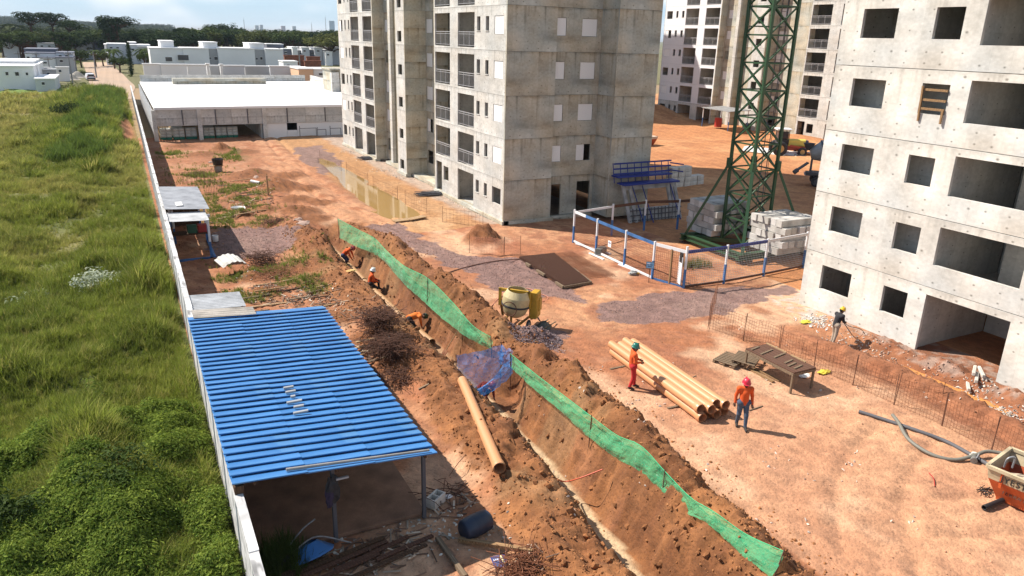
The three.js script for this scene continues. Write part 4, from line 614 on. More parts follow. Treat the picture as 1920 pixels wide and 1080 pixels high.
{ // beige sheets, small white roof, grey shed
  const S = thing('sheet_canopy', 'pale beige corrugated sheets laid between the blue roof and the white canopy', 'canopy', [0, 0, 0]);
  const corr = (x0, x1, z0, z1, y0, y1, pitch, amp) => { const rows = [], n = Math.round(Math.abs(z1 - z0) / pitch * 6); for (const t of [0, .5, 1]) { const r = []; for (let i = 0; i <= n; i++) r.push(V(lerp(x0, x1, t), lerp(y0, y1, t) + amp * Math.cos(i / 6 * 2 * PI), lerp(z0, z1, i / n))); rows.push(r); } const g = ribbon(rows); return triUV(g); };
  const beige = mat(.66, .60, .52, .9, { map: blotch }), pale = mat(.62, .64, .66, .7, { map: blotch }), zinc = mat(.40, .42, .46, .55, { map: blotch });
  part(S, 'corrugated_sheet', corr(1.3, 3.35, -25.9, -26.75, 2.66, 2.5, .21, .025), beige); for (const x of [1.5, 3.2]) part(S, 'post', rod(V(x, 0, -26.6), V(x, 2.5, -26.6), .05), M.woodGrey);
  const C = thing('sheet_canopy', 'small white corrugated canopy fixed to the boundary wall', 'canopy', [0, 0, 0]);
  part(C, 'corrugated_sheet', corr(1.28, 3.25, -27.75, -29.65, 2.3, 2.2, .18, .022), pale); for (const [x, z] of [[3.1, -27.9], [3.1, -29.5], [1.45, -27.9]]) part(C, 'post', rod(V(x, 0, z), V(x, 2.2, z), .05), M.woodGrey); part(C, 'rafter', beam(V(1.3, 2.22, -27.9), V(3.2, 2.13, -27.9), .05, .09), M.woodGrey);
  const G = thing('tool_shed', 'grey metal roofed tool shed beside the boundary wall', 'shed', [0, 0, 0]);
  part(G, 'roof_sheet', corr(1.45, 3.75, -44.6, -51.6, 2.5, 2.35, .33, .012), zinc); part(G, 'roof_sheet', corr(1.4, 3.5, -42.4, -44.7, 2.28, 2.2, .33, .014), pale); part(G, 'roof_patch', box(.35, .02, 1.0, 2.25, 2.5, -45.9), M.white);
  for (const [x, z] of [[3.6, -46.5], [1.85, -46.3], [3.6, -50.6], [1.85, -50.6], [3.42, -42.6]]) { const p = part(G, 'post', cbox(.12, 1.25, .12, .015, x, 1.6, z), M.whitePaint); part(p, 'painted_foot', box(.12, 1.0, .12, x, .48, z), M.blueRail); }
  part(G, 'beam', beam(V(1.7, 2.08, -44.4), V(3.7, 2.02, -44.4), .1, .16), M.whitePaint); part(G, 'rear_wall', span(1.6, 3.6, 0, 2.1, -51.1, -51), M.woodDark); part(G, 'ground_sill', box(2.0, .12, .12, 2.6, .06, -42.6), M.blueRail); part(G, 'worktop', box(1.9, .06, .9, 2.6, .85, -45.5), M.woodDark); part(G, 'ground_sill', box(.12, .12, 4, 3.6, .06, -44.6), M.blueRail);
  const crate = thing('storage_crate', 'dark green plastic crate on the tool shed bench', 'crate', [2.75, .88, -45.4]); part(crate, 'body', cbox(.5, .42, .4, .03, 0, .21, 0), mat(.02, .10, .06, .5)); part(crate, 'rim', cbox(.54, .05, .44, .01, 0, .42, 0), mat(.02, .12, .07, .5));
  const cr2 = thing('storage_crate', 'red plastic crate on the tool shed bench', 'crate', [3.3, .88, -45.4]); part(cr2, 'body', cbox(.46, .42, .4, .03, 0, .21, 0), M.red); part(cr2, 'rim', cbox(.5, .05, .44, .01, 0, .42, 0), M.red);
  const bk = thing('bucket', 'white plastic bucket standing by the tool shed post', 'bucket', [4.0, yd(4, -46), -46]); part(bk, 'body', lathe([[0, 0], [.16, 0], [.19, .36], [.17, .36], [.15, .03]]), M.white); part(bk, 'handle', tube([V(-.18, .34, 0), V(-.1, .5, .03), V(.1, .5, .03), V(.18, .34, 0)], .008, 5), M.steel);
  // bent loose sheet
  const rows = []; for (let i = 0; i <= 40; i++) { const t = i / 40, a = 2.45 - t * 1.9, w = .022 * Math.cos(t * 40 * .95); rows.push([V(Math.cos(a) * (.85 + w), Math.sin(a) * (.8 + w), -.6), V(Math.cos(a) * (.85 + w), Math.sin(a) * (.8 + w), .6)]); }
  single('bent_roof_sheet', 'bent white corrugated sheet arched over weeds by the canopy', 'roof sheet', triUV(ribbon(rows)), mat(.74, .72, .68, .8, { map: blotch }), null, [4.05, yd(4, -39.5) + .05, -39.6], [.12, .25, -.1]);
}
{ // green and blue safety nets
  const weave = tex(256, 256, (x, y) => { const a = Math.abs(Math.sin(x * PI * 32)), b = Math.abs(Math.sin(y * PI * 16)); return .12 + .88 * Math.max(a > .86 ? 1 : 0, b > .86 ? 1 : 0) * (.55 + .8 * fbm(x * 6, y * 6, 3, 31, 6)); }, [1, 1], false); weave.repeat.set(24, 4);
  const netM = (r, g, b, o) => new THREE.MeshPhysicalMaterial({ color: lin(r, g, b), roughness: .8, transmission: .35, thickness: 0, transparent: true, opacity: o, alphaMap: weave, side: THREE.DoubleSide });
  const gm = netM(.07, .58, .26, .95), bm = netM(.045, .25, .64, .97);
  const run = (T, name, label, pts, m, stakes) => { // pts: [px,py bottom, y bottom, height, lean]
    const c = pts.map(([px, py, y, h, l = 0]) => { const b = onY(px, py, y); b.y = Math.max(y, yd(b.x, b.z) + .03); return [b, V(b.x + l, Math.max(y + h, yd(b.x + l, b.z) + .1 + h * .6), b.z - .1)]; }), lo = new THREE.CatmullRomCurve3(c.map((q) => q[0])), hi = new THREE.CatmullRomCurve3(c.map((q) => q[1])), rows = [], n = pts.length * 14;
    for (let i = 0; i <= n; i++) { const t = i / n, a = lo.getPoint(t), b = hi.getPoint(t), r = []; for (let k = 0; k <= 8; k++) { const s = k / 8, q = a.clone().lerp(b, s), w = Math.sin(s * PI); q.x += (fbm(t * 18, s * 1.5, 2, 35) - .5) * .34 * w + (fbm(t * 70, s * 4, 2, 36) - .5) * .06; q.y += (fbm(t * 26, s * 2, 2, 37) - .5) * .05; r.push(q); } rows.push(r); }
    part(T, 'net_sheet', ribbon(rows), m);
    for (const i of stakes) { const [a, b] = c[i]; part(T, 'stake', rod(V(a.x, a.y - .35, a.z), V(b.x, b.y + .06, b.z), .016, .016, 5), M.rustDark); }
    part(T, 'top_rope', tube(c.map((q) => q[1]), .012, 5, n), m === bm ? M.blue : mat(.05, .4, .18));
  };
  const n1 = thing('safety_net', 'green debris net strung along the far half of the trench', 'net', [0, 0, 0]);
  run(n1, '', '', [[636, 446, .3, 1.15], [668, 462, .35, 1.0, .1], [705, 478, .5, .9], [722, 492, .55, .75], [760, 535, .5, .95], [800, 571, .45, 1.2, .1], [850, 614, .4, .95, .12], [890, 640, .45, .6], [922, 656, .45, .5]], gm, [0, 2, 5, 8]);
  const n2 = thing('safety_net', 'green debris net strung along the near half of the trench', 'net', [0, 0, 0]);
  run(n2, '', '', [[958, 690, .5, .54], [1000, 728, .5, .54, .05], [1052, 772, .5, .54, .1], [1105, 820, .45, .64, .1], [1150, 856, .4, .64, .12], [1195, 900, .35, .7, .12], [1240, 940, .35, .54, .1], [1290, 985, .4, .45, .1], [1330, 1022, .45, .36, .12], [1380, 1066, .4, .36, .25], [1440, 1120, .4, .45, .4]], gm, [0, 3, 6, 10]);
  const n3 = thing('safety_net', 'blue debris net hung across the trench between the two green nets', 'net', [0, 0, 0]);
  const A = onY(855, 668, .85), Bp = onY(925, 655, 1.0), C = onY(940, 645, 1.05), D = onY(958, 668, 1.0), sheetOf = (quad, sag, sd) => { const rows = []; for (let i = 0; i <= 24; i++) { const r = []; for (let k = 0; k <= 12; k++) { const u = i / 24, v = k / 12, q = quad[0].clone().lerp(quad[1], u).lerp(quad[3].clone().lerp(quad[2], u), v); q.y -= sag * Math.sin(u * PI) * (1 - v * .4) * .6; q.z += (fbm(u * 5, v * 4, 3, sd) - .5) * .35 + Math.sin(v * 22) * .018; q.x += (fbm(u * 6 + 9, v * 4, 3, sd) - .5) * .2; r.push(q); } rows.push(r); } return ribbon(rows); };
  part(n3, 'net_sheet', sheetOf([A, C, V(C.x - .1, -.1, C.z + .35), V(A.x + .1, -.5, A.z + .3)], .14, 41), bm);
  part(n3, 'net_sheet', sheetOf([V(A.x + .15, .2, A.z + 1.6), D, V(D.x, .3, D.z + .1), V(A.x + .1, -.15, A.z + 1.75)], .25, 43), bm);
  part(n3, 'net_fold', sheetOf([C, V(C.x + .2, 1.0, C.z + .6), V(C.x + .1, .3, C.z + .7), V(C.x - .2, .4, C.z + .2)], .1, 44), bm);
  for (const p of [A, C, D]) part(n3, 'stake', rod(V(p.x, -.4, p.z), V(p.x, p.y + .08, p.z), .018, .018, 5), M.rustDark);
}
// ---------- pipes ----------
function pipe(name, label, a, b, r, o = {}) {
  const d = b.clone().sub(a), L = d.length(), T = thing(name, label, 'pipe', a, 0, o.group); T.quaternion.setFromUnitVectors(UP, d.clone().normalize());
  part(T, 'tube_body', lathe([[r - .012, 0], [r, 0], [r, L - .28], [r, L], [r - .012, L]], 24), o.mat ?? M.pipe); part(T, 'tube_bore', lathe([[r - .012, 0], [r - .012, L]], 24), o.inner ?? o.mat ?? M.pipe);
  if (o.socket !== 0) part(T, 'socket', lathe([[r, L - .26], [r + .014, L - .23], [r + .014, L - .12], [r + .022, L - .1], [r + .022, L - .07], [r + .014, L - .05], [r + .014, L]], 24), o.mat ?? M.pipe); return T;
}
{
  const r = .158, ends = [[1317.5, 784, .165], [1345, 777.5, .165], [1358, 771, .165], [1330, 776, .165], [1314, 767, .45], [1334.7, 768, .44], [1343, 757.5, .45], [1361, 760, .44]].map(([a, b, y]) => { const p = onY(a, b, y); return [p.x, y, p.z, 5.85]; });
  ends.forEach(([x, y, z, L], i) => pipe('drain_pipe', i < 4 ? 'ochre plastic drain pipe in the bottom layer of the stacked pile' : 'ochre plastic drain pipe in the top layer of the stacked pile', V(x + .4, y, z - L), V(x, y, z), r, { group: i < 4 ? 'bottom layer of the pipe pile' : 'top layer of the pipe pile' }));
  for (const z of [-17.9, -21.4]) single('pipe_batten', 'short timber batten under the stacked pipe pile', 'batten', cbox(2.0, .07, .1, .01), M.woodGrey, 'battens under the pipe pile', [16.45, .01, z]);
  pipe('drain_pipe', 'single thick ochre pipe lying over the trench spoil by the blue net', V(9.5, .5, -21.9), V(8.1, .66, -16.05), .168, {});
  const lay = (z0, z1, label) => pipe('drain_pipe', label, V(trenchX(z0) - .12, -.9, z0), V(trenchX(z1) - .12, -.9, z1), .17, { group: 'pipes laid in the trench', mat: mat(.62, .36, .17, .6, { map: blotch }) });
  for (const [a, b] of [[-44, -38.2], [-38.1, -32.2], [-32.1, -28.6]]) lay(a, b, 'dusty ochre drain pipe already laid along the trench bottom');
  single('trench_hose', 'thin red hose sagging across the trench', 'hose', tube([onY(998, 892, .15), onY(1030, 893, .1), onY(1060, 903, -.5), onY(1085, 897, -.2), onY(1130, 880, .2)], .022, 6, 40), mat(.5, .09, .04, .5));
}
{ // work table, pallets, planks
  const T = thing('work_table', 'low timber work table with slats on a warped plywood top', 'table', [0, 0, 0]), c = [V(20.35, .83, -19.35), V(21.45, .8, -19.4), V(21.45, .8, -17.0), V(20.2, .82, -16.95)];
  part(T, 'tabletop', cbox(1.12, .05, 2.42, .01, 20.86, .82, -18.18), M.woodRed); part(T, 'apron', box(.04, .1, 2.4, 20.3, .745, -18.18), M.woodGrey); part(T, 'apron', box(.04, .1, 2.4, 21.42, .745, -18.18), M.woodGrey); part(T, 'apron', box(1.1, .1, .04, 20.86, .745, -16.99), M.woodGrey); part(T, 'apron', box(1.1, .1, .04, 20.86, .745, -19.37), M.woodGrey);
  for (const [x, z] of [[20.34, -19.33], [21.38, -19.33], [20.34, -17.03], [21.38, -17.03]]) part(T, 'leg', cbox(.08, .8, .08, .01, x, .4, z), M.woodGrey);
  for (const [z, l, x] of [[-19.2, .5, 20.6], [-18.75, .75, 20.75], [-18.3, .7, 20.95], [-17.75, .5, 20.85], [-17.5, .5, 20.75], [-17.25, .5, 20.8]]) part(T, 'slat', box(l, .035, .07, x, .865, z, 0, .2, 0), M.woodGrey); part(T, 'edge_board', box(.06, .04, 1.0, 21.4, .865, -18.9), M.woodPale); part(T, 'edge_board', box(.06, .04, .7, 21.4, .865, -17.8), M.woodPale);
  const P = thing('timber_pallet', 'flat slatted timber pallet on the ground beside the work table', 'pallet', [20.25, .02, -20.05], .35), slats = (Q, n, w, d, m) => { for (let i = 0; i < n; i++) part(Q, 'slat', cbox(.09, .022, d, .004, -w / 2 + .05 + i * (w - .1) / (n - 1), .125, 0), m); for (const z of [-d / 2 + .06, 0, d / 2 - .06]) { part(Q, 'bearer', box(w, .085, .09, 0, .065, z), m); } };
  slats(P, 8, 1.15, .95, M.woodGrey);
  const P2 = thing('timber_pallet', 'slatted timber pallet tipped onto the flat one', 'pallet', [20.62, .16, -19.6], .55); slats(P2, 8, 1.0, .9, M.woodGrey); P2.rotation.x = .08;
  const board = (label, a, b, w, t, m, g) => { const A = onY(...a), B = onY(...b); A.y = yd(A.x, A.z) + t * .8; B.y = yd(B.x, B.z) + t * .8; return single('timber_board', label, 'board', beam(A, B, w, t), m, g); };
  board('weathered plank lying beside the work table leg', [1405, 692], [1450, 716], .12, .06, M.wood); board('second weathered plank crossing under the work table', [1412, 690], [1462, 714], .1, .05, M.wood);
  board('long pale timber beam crossing the shed shadow edge', [860, 1017], [998, 1053], .12, .1, M.wood); board('square timber beam lying in the shed shade by the frame bottom', [820, 1015], [872, 1085], .12, .1, M.woodGrey);
  board('pale stick on the spoil edge', [610, 605], [640, 604], .05, .04, M.woodPale); board('short grey plank by the tangled rebar heap', [785, 740], [805, 738], .08, .05, M.woodGrey);
  board('long dark pole lying across the spoil heap', [1318, 925], [1366, 955], .05, .05, M.woodDark);
  for (const [a, b] of [[[1275, 720], [1305, 705]], [[1000, 655], [1030, 640]], [[1405, 770], [1430, 762]]]) board('thin stick lying on the bare yard', a, b, .035, .03, M.woodGrey, 'thin sticks on the yard');
  // loose boards in the rough corner
  let k = 0; for (const [px, py, l, an] of [[480, 560, 1.4, .05], [510, 552, 1.8, .08], [545, 545, 1.5, .1], [520, 570, 2.2, .02], [560, 562, 1.2, .12], [500, 535, 1.3, -.03], [590, 548, .9, .3], [610, 540, 1.1, .1], [535, 585, 1.8, .05], [575, 580, 1.5, .07], [600, 560, .8, .02], [555, 530, 1.5, .2], [480, 585, 1.2, .0], [625, 572, 1.0, .1], [590, 600, .9, .15], [520, 520, 1.1, .4], [430, 348, 1.8, .03], [440, 356, 1.7, .02], [450, 364, 1.6, .05], [452, 340, 1.6, .02], [455, 372, 1.7, .03], [470, 380, 2.0, .06], [480, 390, 2, .02], [430, 410, 1.8, .3], [420, 418, 1.9, -.5], [490, 400, 1.5, .1], [410, 395, 1.2, .5], [460, 408, 1.3, .12], [475, 365, 1.1, .1], [470, 352, 1.3, .05], [500, 375, 1.0, .1], [690, 655, 1.6, .12], [695, 660, 1.6, .12], [690, 666, 1.6, .12], [698, 672, 1.6, .12], [700, 650, 1.6, .1], [705, 680, 1.4, .1]]) {
    const p = onY(px, py), an2 = an + .08; p.y = yd(p.x, p.z) + .05; const m = [M.woodGrey, M.wood, M.woodDark, M.woodPale][k++ % 4];
    single('loose_board', py > 640 ? 'pale slat in the neat stack beside the blue roof' : py > 500 ? 'loose scrap board on the ground behind the blue shed' : 'loose scrap board among weeds past the tool shed', 'board', cbox(l * rr(.8, 1.1), .05, rr(.07, .14), .008), m, py > 640 ? 'slats stacked by the blue roof' : py > 500 ? 'scrap boards behind the blue shed' : 'scrap boards past the tool shed', p, [rr(-.06, .06), an2, rr(-.06, .06)]);
  }
  for (const [px, py, l, an] of [[650, 1050, 2.2, .35], [600, 1062, 1.8, .3], [700, 1040, 2.0, .38], [720, 1060, 2.4, .36], [640, 1072, 2.0, .33], [560, 1070, 1.5, .3], [760, 1030, 1.6, .36], [680, 1028, 1.2, .36]]) { const p = onY(px, py); p.y = .06; single('loose_board', 'long board in the shaded stack in front of the blue shed', 'board', cbox(l, .05, .12, .008), [M.woodDark, M.woodRed][k++ % 2], 'boards stacked in the shed shade', p, [0, an - .15, rr(-.03, .03)]); }
}
{ // concrete mixer
  const p = onY(968, 612), Mx = thing('concrete_mixer', 'yellow drum concrete mixer standing beside the gravel pile', 'mixer', [p.x, yd(p.x, p.z), p.z - .1], .75), ym = M.yellow;
  const drum = part(Mx, 'drum', lathe([[0, 0], [.22, 0], [.36, .12], [.46, .42], [.46, .72], [.44, .74], [.34, .95], [.32, .95], [.42, .73], [.42, .5], [.3, .2], [0, .1]], 28).scale(1.18, 1.12, 1.18).rotateX(.12).translate(-.15, .5, 0), mat(.74, .60, .32, .7, { map: blotch })); part(drum, 'drum_band', lathe([[.465, .40], [.48, .41], [.48, .46], [.465, .47]], 28).scale(1.18, 1.12, 1.18).rotateX(.12).translate(-.15, .5, 0), M.rubber);
  part(Mx, 'yoke', [box(.09, .1, 1.25, -.15, 1.5, 0), box(.09, .7, .1, -.15, 1.2, .6), box(.09, .7, .1, -.15, 1.2, -.6)], ym);
  part(Mx, 'motor_housing', cbox(.5, 1.05, .34, .05, .2, .95, .72), ym); part(Mx, 'motor_cover', cbox(.3, .5, .06, .02, .28, .95, .9), mat(.42, .25, .03, .5));
  part(Mx, 'frame', [beam(V(-.6, .32, .35), V(.75, .3, .45), .07, .07), beam(V(-.6, .32, -.35), V(.75, .3, -.4), .07, .07), beam(V(-.5, .32, 0), V(-.5, 1.0, .0), .07, .07), beam(V(.2, .3, .6), V(.2, 1.0, .6), .08, .08), beam(V(.2, .3, -.6), V(-.15, 1.2, -.6), .08, .08), beam(V(-.6, .32, -.4), V(-.62, 0, -.42), .06, .06)], mat(.25, .15, .03, .7));
  for (const s of [-.55, .62]) { const w = part(Mx, 'wheel', new THREE.TorusGeometry(.17, .05, 8, 20).translate(0, 0, 0), M.rubber, [-.25, .22, s]); part(w, 'rim', rod(V(0, 0, -.03), V(0, 0, .03), .12, .12, 14), M.grey); }
  Mx.scale.setScalar(1.12); part(Mx, 'support_leg', [beam(V(.7, .35, .6), V(.85, 0, .75), .05, .05), beam(V(.7, .35, -.3), V(.85, 0, -.3), .05, .05)], M.darkGrey); part(Mx, 'tilt_wheel', new THREE.TorusGeometry(.28, .018, 6, 24).rotateY(PI / 2).translate(-.72, .95, 0), M.rustDark);
  const q = onY(1018, 614); const wb = thing('wheelbarrow', 'overturned dark wheelbarrow tray lying beside the mixer', 'wheelbarrow', [q.x, yd(q.x, q.z), q.z], .5); part(wb, 'tray', lathe([[.18, .3], [.5, .02], [.52, 0], [.5, .0], [.16, .28], [0, .29], [0, .3]], 6).scale(1, .9, .7), mat(.05, .06, .05, .6)); part(wb, 'handle', beam(V(-.3, .12, .25), V(.75, .1, .2), .04, .04), M.woodGrey); part(wb, 'handle', beam(V(-.3, .12, -.25), V(.75, .1, -.2), .04, .04), M.woodGrey);
  single('extension_cable', 'reddish cable looping over the gravel behind the mixer', 'cable', tube([[920, 575], [935, 560], [945, 553], [940, 546], [960, 544], [990, 543], [1005, 551], [1028, 560], [1020, 563], [1000, 558], [998, 550]].map(([a, b]) => { const v = onY(a, b); v.y = yd(v.x, v.z) + .03; return v; }), .022, 6, 90), mat(.45, .18, .12, .6));
  single('water_hose', 'long brown hose crossing the packed yard', 'hose', tube([[830, 515], [880, 500], [930, 491], [985, 486], [1000, 480]].map(([a, b]) => { const v = onY(a, b); v.y = yd(v.x, v.z) + .04; return v; }), .03, 6, 50), mat(.14, .06, .04, .7));
}
{ // hoses, skip and scraps at the right edge
  const pts = (l, h = .06) => l.map(([a, b, y = 0]) => { const v = onY(a, b, .05); v.y = yd(v.x, v.z) + h + y; return v; });
  single('delivery_hose', 'thick dark straight delivery hose on the bare soil', 'hose', tube(pts([[1610, 774], [1660, 789], [1720, 810], [1770, 826], [1828, 856], [1868, 880]]), .062, 10, 60), M.darkGrey);
  single('delivery_hose', 'grey curled delivery hose joined to the straight one', 'hose', tube(pts([[1672, 786, .12], [1682, 800, .1], [1705, 828], [1750, 852], [1790, 861], [1828, 858, .1], [1850, 853, .14], [1885, 860, .2], [1905, 872, .5]]), .058, 10, 80), M.hose);
  const j = onY(1826, 858, .1), J = thing('hose_coupling', 'muddy metal coupling where the two hoses meet', 'coupling', [j.x, yd(j.x, j.z), j.z], .6); part(J, 'clamp', rod(V(-.18, .09, 0), V(.18, .09, 0), .1, .1, 10), mat(.3, .29, .27, .7, { map: blotch })); part(J, 'lever', beam(V(-.1, .16, .05), V(.12, .22, .12), .03, .03), M.steel); part(J, 'rag', stone(44, 1).scale(.16, .1, .14).translate(.2, .1, .02), mat(.62, .58, .5, .95));
  // skip: tapered container with writing on its side
  const S = thing('rubble_skip', 'orange and cream metal skip filled with pale debris at the hose end', 'skip', [20.05, 0, -8.35], .18), W = 1.6, L = 3.2, H = 1.05, om = M.orange, cm = mat(.66, .55, .36, .7, { map: blotch });
  const side = (y0, y1, ins0, ins1, m, name) => { const c = (y, i) => [V(i, y, -i), V(W - i, y, -i), V(W - i, y, -L + i), V(i, y, -L + i)].map((q) => q.setZ(q.z + L / 2).setX(q.x)); const a = c(y0, ins0), b = c(y1, ins1), g = []; for (let k = 0; k < 4; k++) g.push(ribbon([[a[k], b[k]], [a[(k + 1) % 4], b[(k + 1) % 4]]])); part(S, name, g, m); };
  S.position.set(20.42, .02, -8.35);
  side(.05, .68, .32, .07, om, 'lower_body'); side(.68, H, .07, .0, cm, 'upper_band');
  part(S, 'rim', [box(.09, .09, L, 0, H, 0), box(.09, .09, L, W, H, 0), box(W, .09, .09, W / 2, H, L / 2), box(W, .09, .09, W / 2, H, -L / 2)], cm); part(S, 'floor_plate', box(W - .6, .06, L - .6, W / 2, .07, 0), om);
  part(S, 'lifting_lug', tube([V(.5, H - .1, -1.35), V(.46, H + .22, -1.3), V(.62, H + .25, -1.2), V(.66, H - .1, -1.2)], .025, 6, 20), M.steel); part(S, 'rib', [box(.06, .5, .07, -.0 + .03, .8, -1.2), box(.06, .5, .07, .03, .8, .9)], om);
  const load = thing('debris_load', 'pale broken plaster heaped inside the orange skip', 'debris', [S.position.x + .85, .6, S.position.z - .1]); const lg = []; for (let i = 0; i < 46; i++) lg.push(stone(i + 3, 1).scale(rr(.1, .3), rr(.08, .2), rr(.1, .3)).translate(rr(-.5, .55), rr(.1, .5), rr(-1.0, 1.1))); part(load, 'rubble_heap', lg, mat(.62, .5, .38, .95, { map: blotch }));
  const txt = (s, w, h, font, col) => new THREE.MeshStandardMaterial({ map: canvasTex(w, h, (c) => { c.clearRect(0, 0, w, h); c.font = font; c.fillStyle = col; c.textBaseline = 'middle'; c.fillText(s, 8, h / 2); }), transparent: true, roughness: .8, side: THREE.DoubleSide });
  // lettering on the end that faces the trench
  const sgn = part(S, 'lettering', new THREE.PlaneGeometry(2.2, .27), txt('JYEST', 512, 64, 'bold 58px sans-serif', '#1c1a18'), [-.03, .86, -.15], [0, -PI / 2, 0]); sgn.rotation.set(0, -PI / 2, 0);
  const sg2 = part(S, 'lettering', new THREE.PlaneGeometry(2.2, .2), txt('TERRA P. ENTULHO', 512, 48, 'bold 38px sans-serif', '#4a2a1a'), [.155, .40, -.1]); sg2.rotation.set(0, -PI / 2, 0); sg2.rotateX(-.37);
  pipe('drain_pipe', 'short black offcut pipe poking out below the skip', onY(1880, 938, .12), onY(1845, 952, .1), .075, { mat: M.black, inner: M.dark, socket: 0 });
  const wv = onY(1848, 922), w = []; for (let i = 0; i < 14; i++) w.push(wire(V(rr(-.25, .25), rr(0, .1), rr(-.2, .2)), V(rr(-.35, .35), rr(0, .15), rr(-.25, .25)), .012)); single('wire_scrap', 'small tangle of black wire on the soil near the skip', 'wire', merge(w), M.black, null, [wv.x, yd(wv.x, wv.z) + .03, wv.z]);
  single('red_tube_scrap', 'short bent red tube on the bare soil', 'tube', tube(pts([[1742, 885], [1750, 895], [1753, 912]], .02), .015, 5, 16), M.red);
}
{ // tower crane
  const C = thing('tower_crane', 'green lattice tower crane mast on a braced base frame', 'crane', [33.02, 0, -32.85]), h = .93, bay = 1.5, n = 15, gm = M.green, y0 = .5;
  for (const [x, z] of [[-h, -h], [h, -h], [-h, h], [h, h]]) part(C, 'column', cbox(.17, n * bay, .17, .02, x, y0 + n * bay / 2, z), gm);
  const dl = Math.hypot(2 * h, bay), ang = Math.atan2(bay, 2 * h), gd = box(dl, .075, .075), gh = box(2 * h, .08, .08), gc = rod(V(-.5, 0, 0), V(.5, 0, 0), .04);
  for (let k = 0; k < n; k++) for (let f = 0; f < 4; f++) { const F = (g, y, rz, nm) => { const m = part(C, nm, g, gm); const a = f * PI / 2; m.position.set(Math.sin(a) * h, y, Math.cos(a) * h); m.rotation.set(0, a, rz, 'YXZ'); }; F(gd, y0 + (k + .5) * bay, ang, 'diagonal_brace'); F(gd, y0 + (k + .5) * bay, -ang + .001, 'diagonal_brace'); F(gh, y0 + (k + 1) * bay - .05, 0, 'cross_bar'); }
  for (const [x, z] of [[-1, -1], [1, -1], [-1, 1], [1, 1]]) { const ft = V(x * 2.5, .55, z * 2.5); part(C, 'base_strut', beam(V(x * h, 5.3, z * h), ft, .15, .15), gm); part(C, 'gusset_plate', cbox(.3, .55, .3, .04, x * (h + .04), 5.2, z * (h + .04)), gm); part(C, 'foot_jack', [rod(V(ft.x, 0, ft.z), V(ft.x, .3, ft.z), .09), box(.45, .06, .45, ft.x, .03, ft.z)], M.rustDark); }
  for (const z of [-2.5, 2.5]) part(C, 'base_beam', [box(5.6, .06, .34, 0, .57, z), box(5.6, .06, .34, 0, .25, z), box(5.6, .3, .08, 0, .41, z)], gm); for (const x of [-2.5, 2.5]) part(C, 'base_beam', [box(.3, .06, 4.6, x, .55, 0), box(.3, .06, 4.6, x, .27, 0), box(.08, .26, 4.6, x, .41, 0)], gm);
  part(C, 'base_beam', [beam(V(-2.4, .42, -2.4), V(2.4, .42, 2.4), .2, .26), beam(V(-2.4, .43, 2.4), V(2.4, .43, -2.4), .2, .25)], gm);
  const lad = []; for (const s of [-.2, .2]) lad.push(beam(V(.35 + s, .6, .5), V(.35 + s, 23, .5), .035, .035)); for (let y = .9; y < 22; y += .32) lad.push(rod(V(.15, y, .5), V(.55, y, .5), .012, .012, 4)); part(C, 'ladder', lad, M.darkGrey);
  part(C, 'landing_platform', box(1.7, .06, .8, 0, 12.9, -.4), gm); part(C, 'cable', [rod(V(.5, .6, .7), V(.45, 22, .6), .02, .02, 4), rod(V(.6, .6, .6), V(.6, 22, .5), .015, .015, 4)], M.black);
  const bmn = [mat(.62, .60, .56, .95, { map: blotch }), mat(.52, .50, .46, .95, { map: blotch }), mat(.70, .68, .65, .95, { map: blotch })], gb = cbox(2.8, .385, .45, .02), mk = (label, group, x, y, z, turn, i) => { const t = thing('ballast_block', label, 'concrete block', [x, y, z], turn, group); part(t, 'body', gb, bmn[i % 3]); for (const u of [-.9, .9]) part(t, 'dark_hole_plate', box(.16, .01, .12, u, .191, 0), M.darkGrey); return t; };  // flat dark plates on top carry the shade of lifting holes
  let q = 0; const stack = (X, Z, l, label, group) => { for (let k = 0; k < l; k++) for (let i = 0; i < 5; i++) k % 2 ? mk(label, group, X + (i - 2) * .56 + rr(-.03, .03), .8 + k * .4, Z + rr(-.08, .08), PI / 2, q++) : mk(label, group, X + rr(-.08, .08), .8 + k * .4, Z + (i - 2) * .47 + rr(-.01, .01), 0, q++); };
  stack(33.55, -30.45, 5, 'weathered white ballast block in the stack nearest the enclosure fence', 'crane ballast stack by the fence'); stack(32.85, -35.2, 5, 'weathered white ballast block in the stack nearest the blue formwork', 'crane ballast stack by the formwork');
}
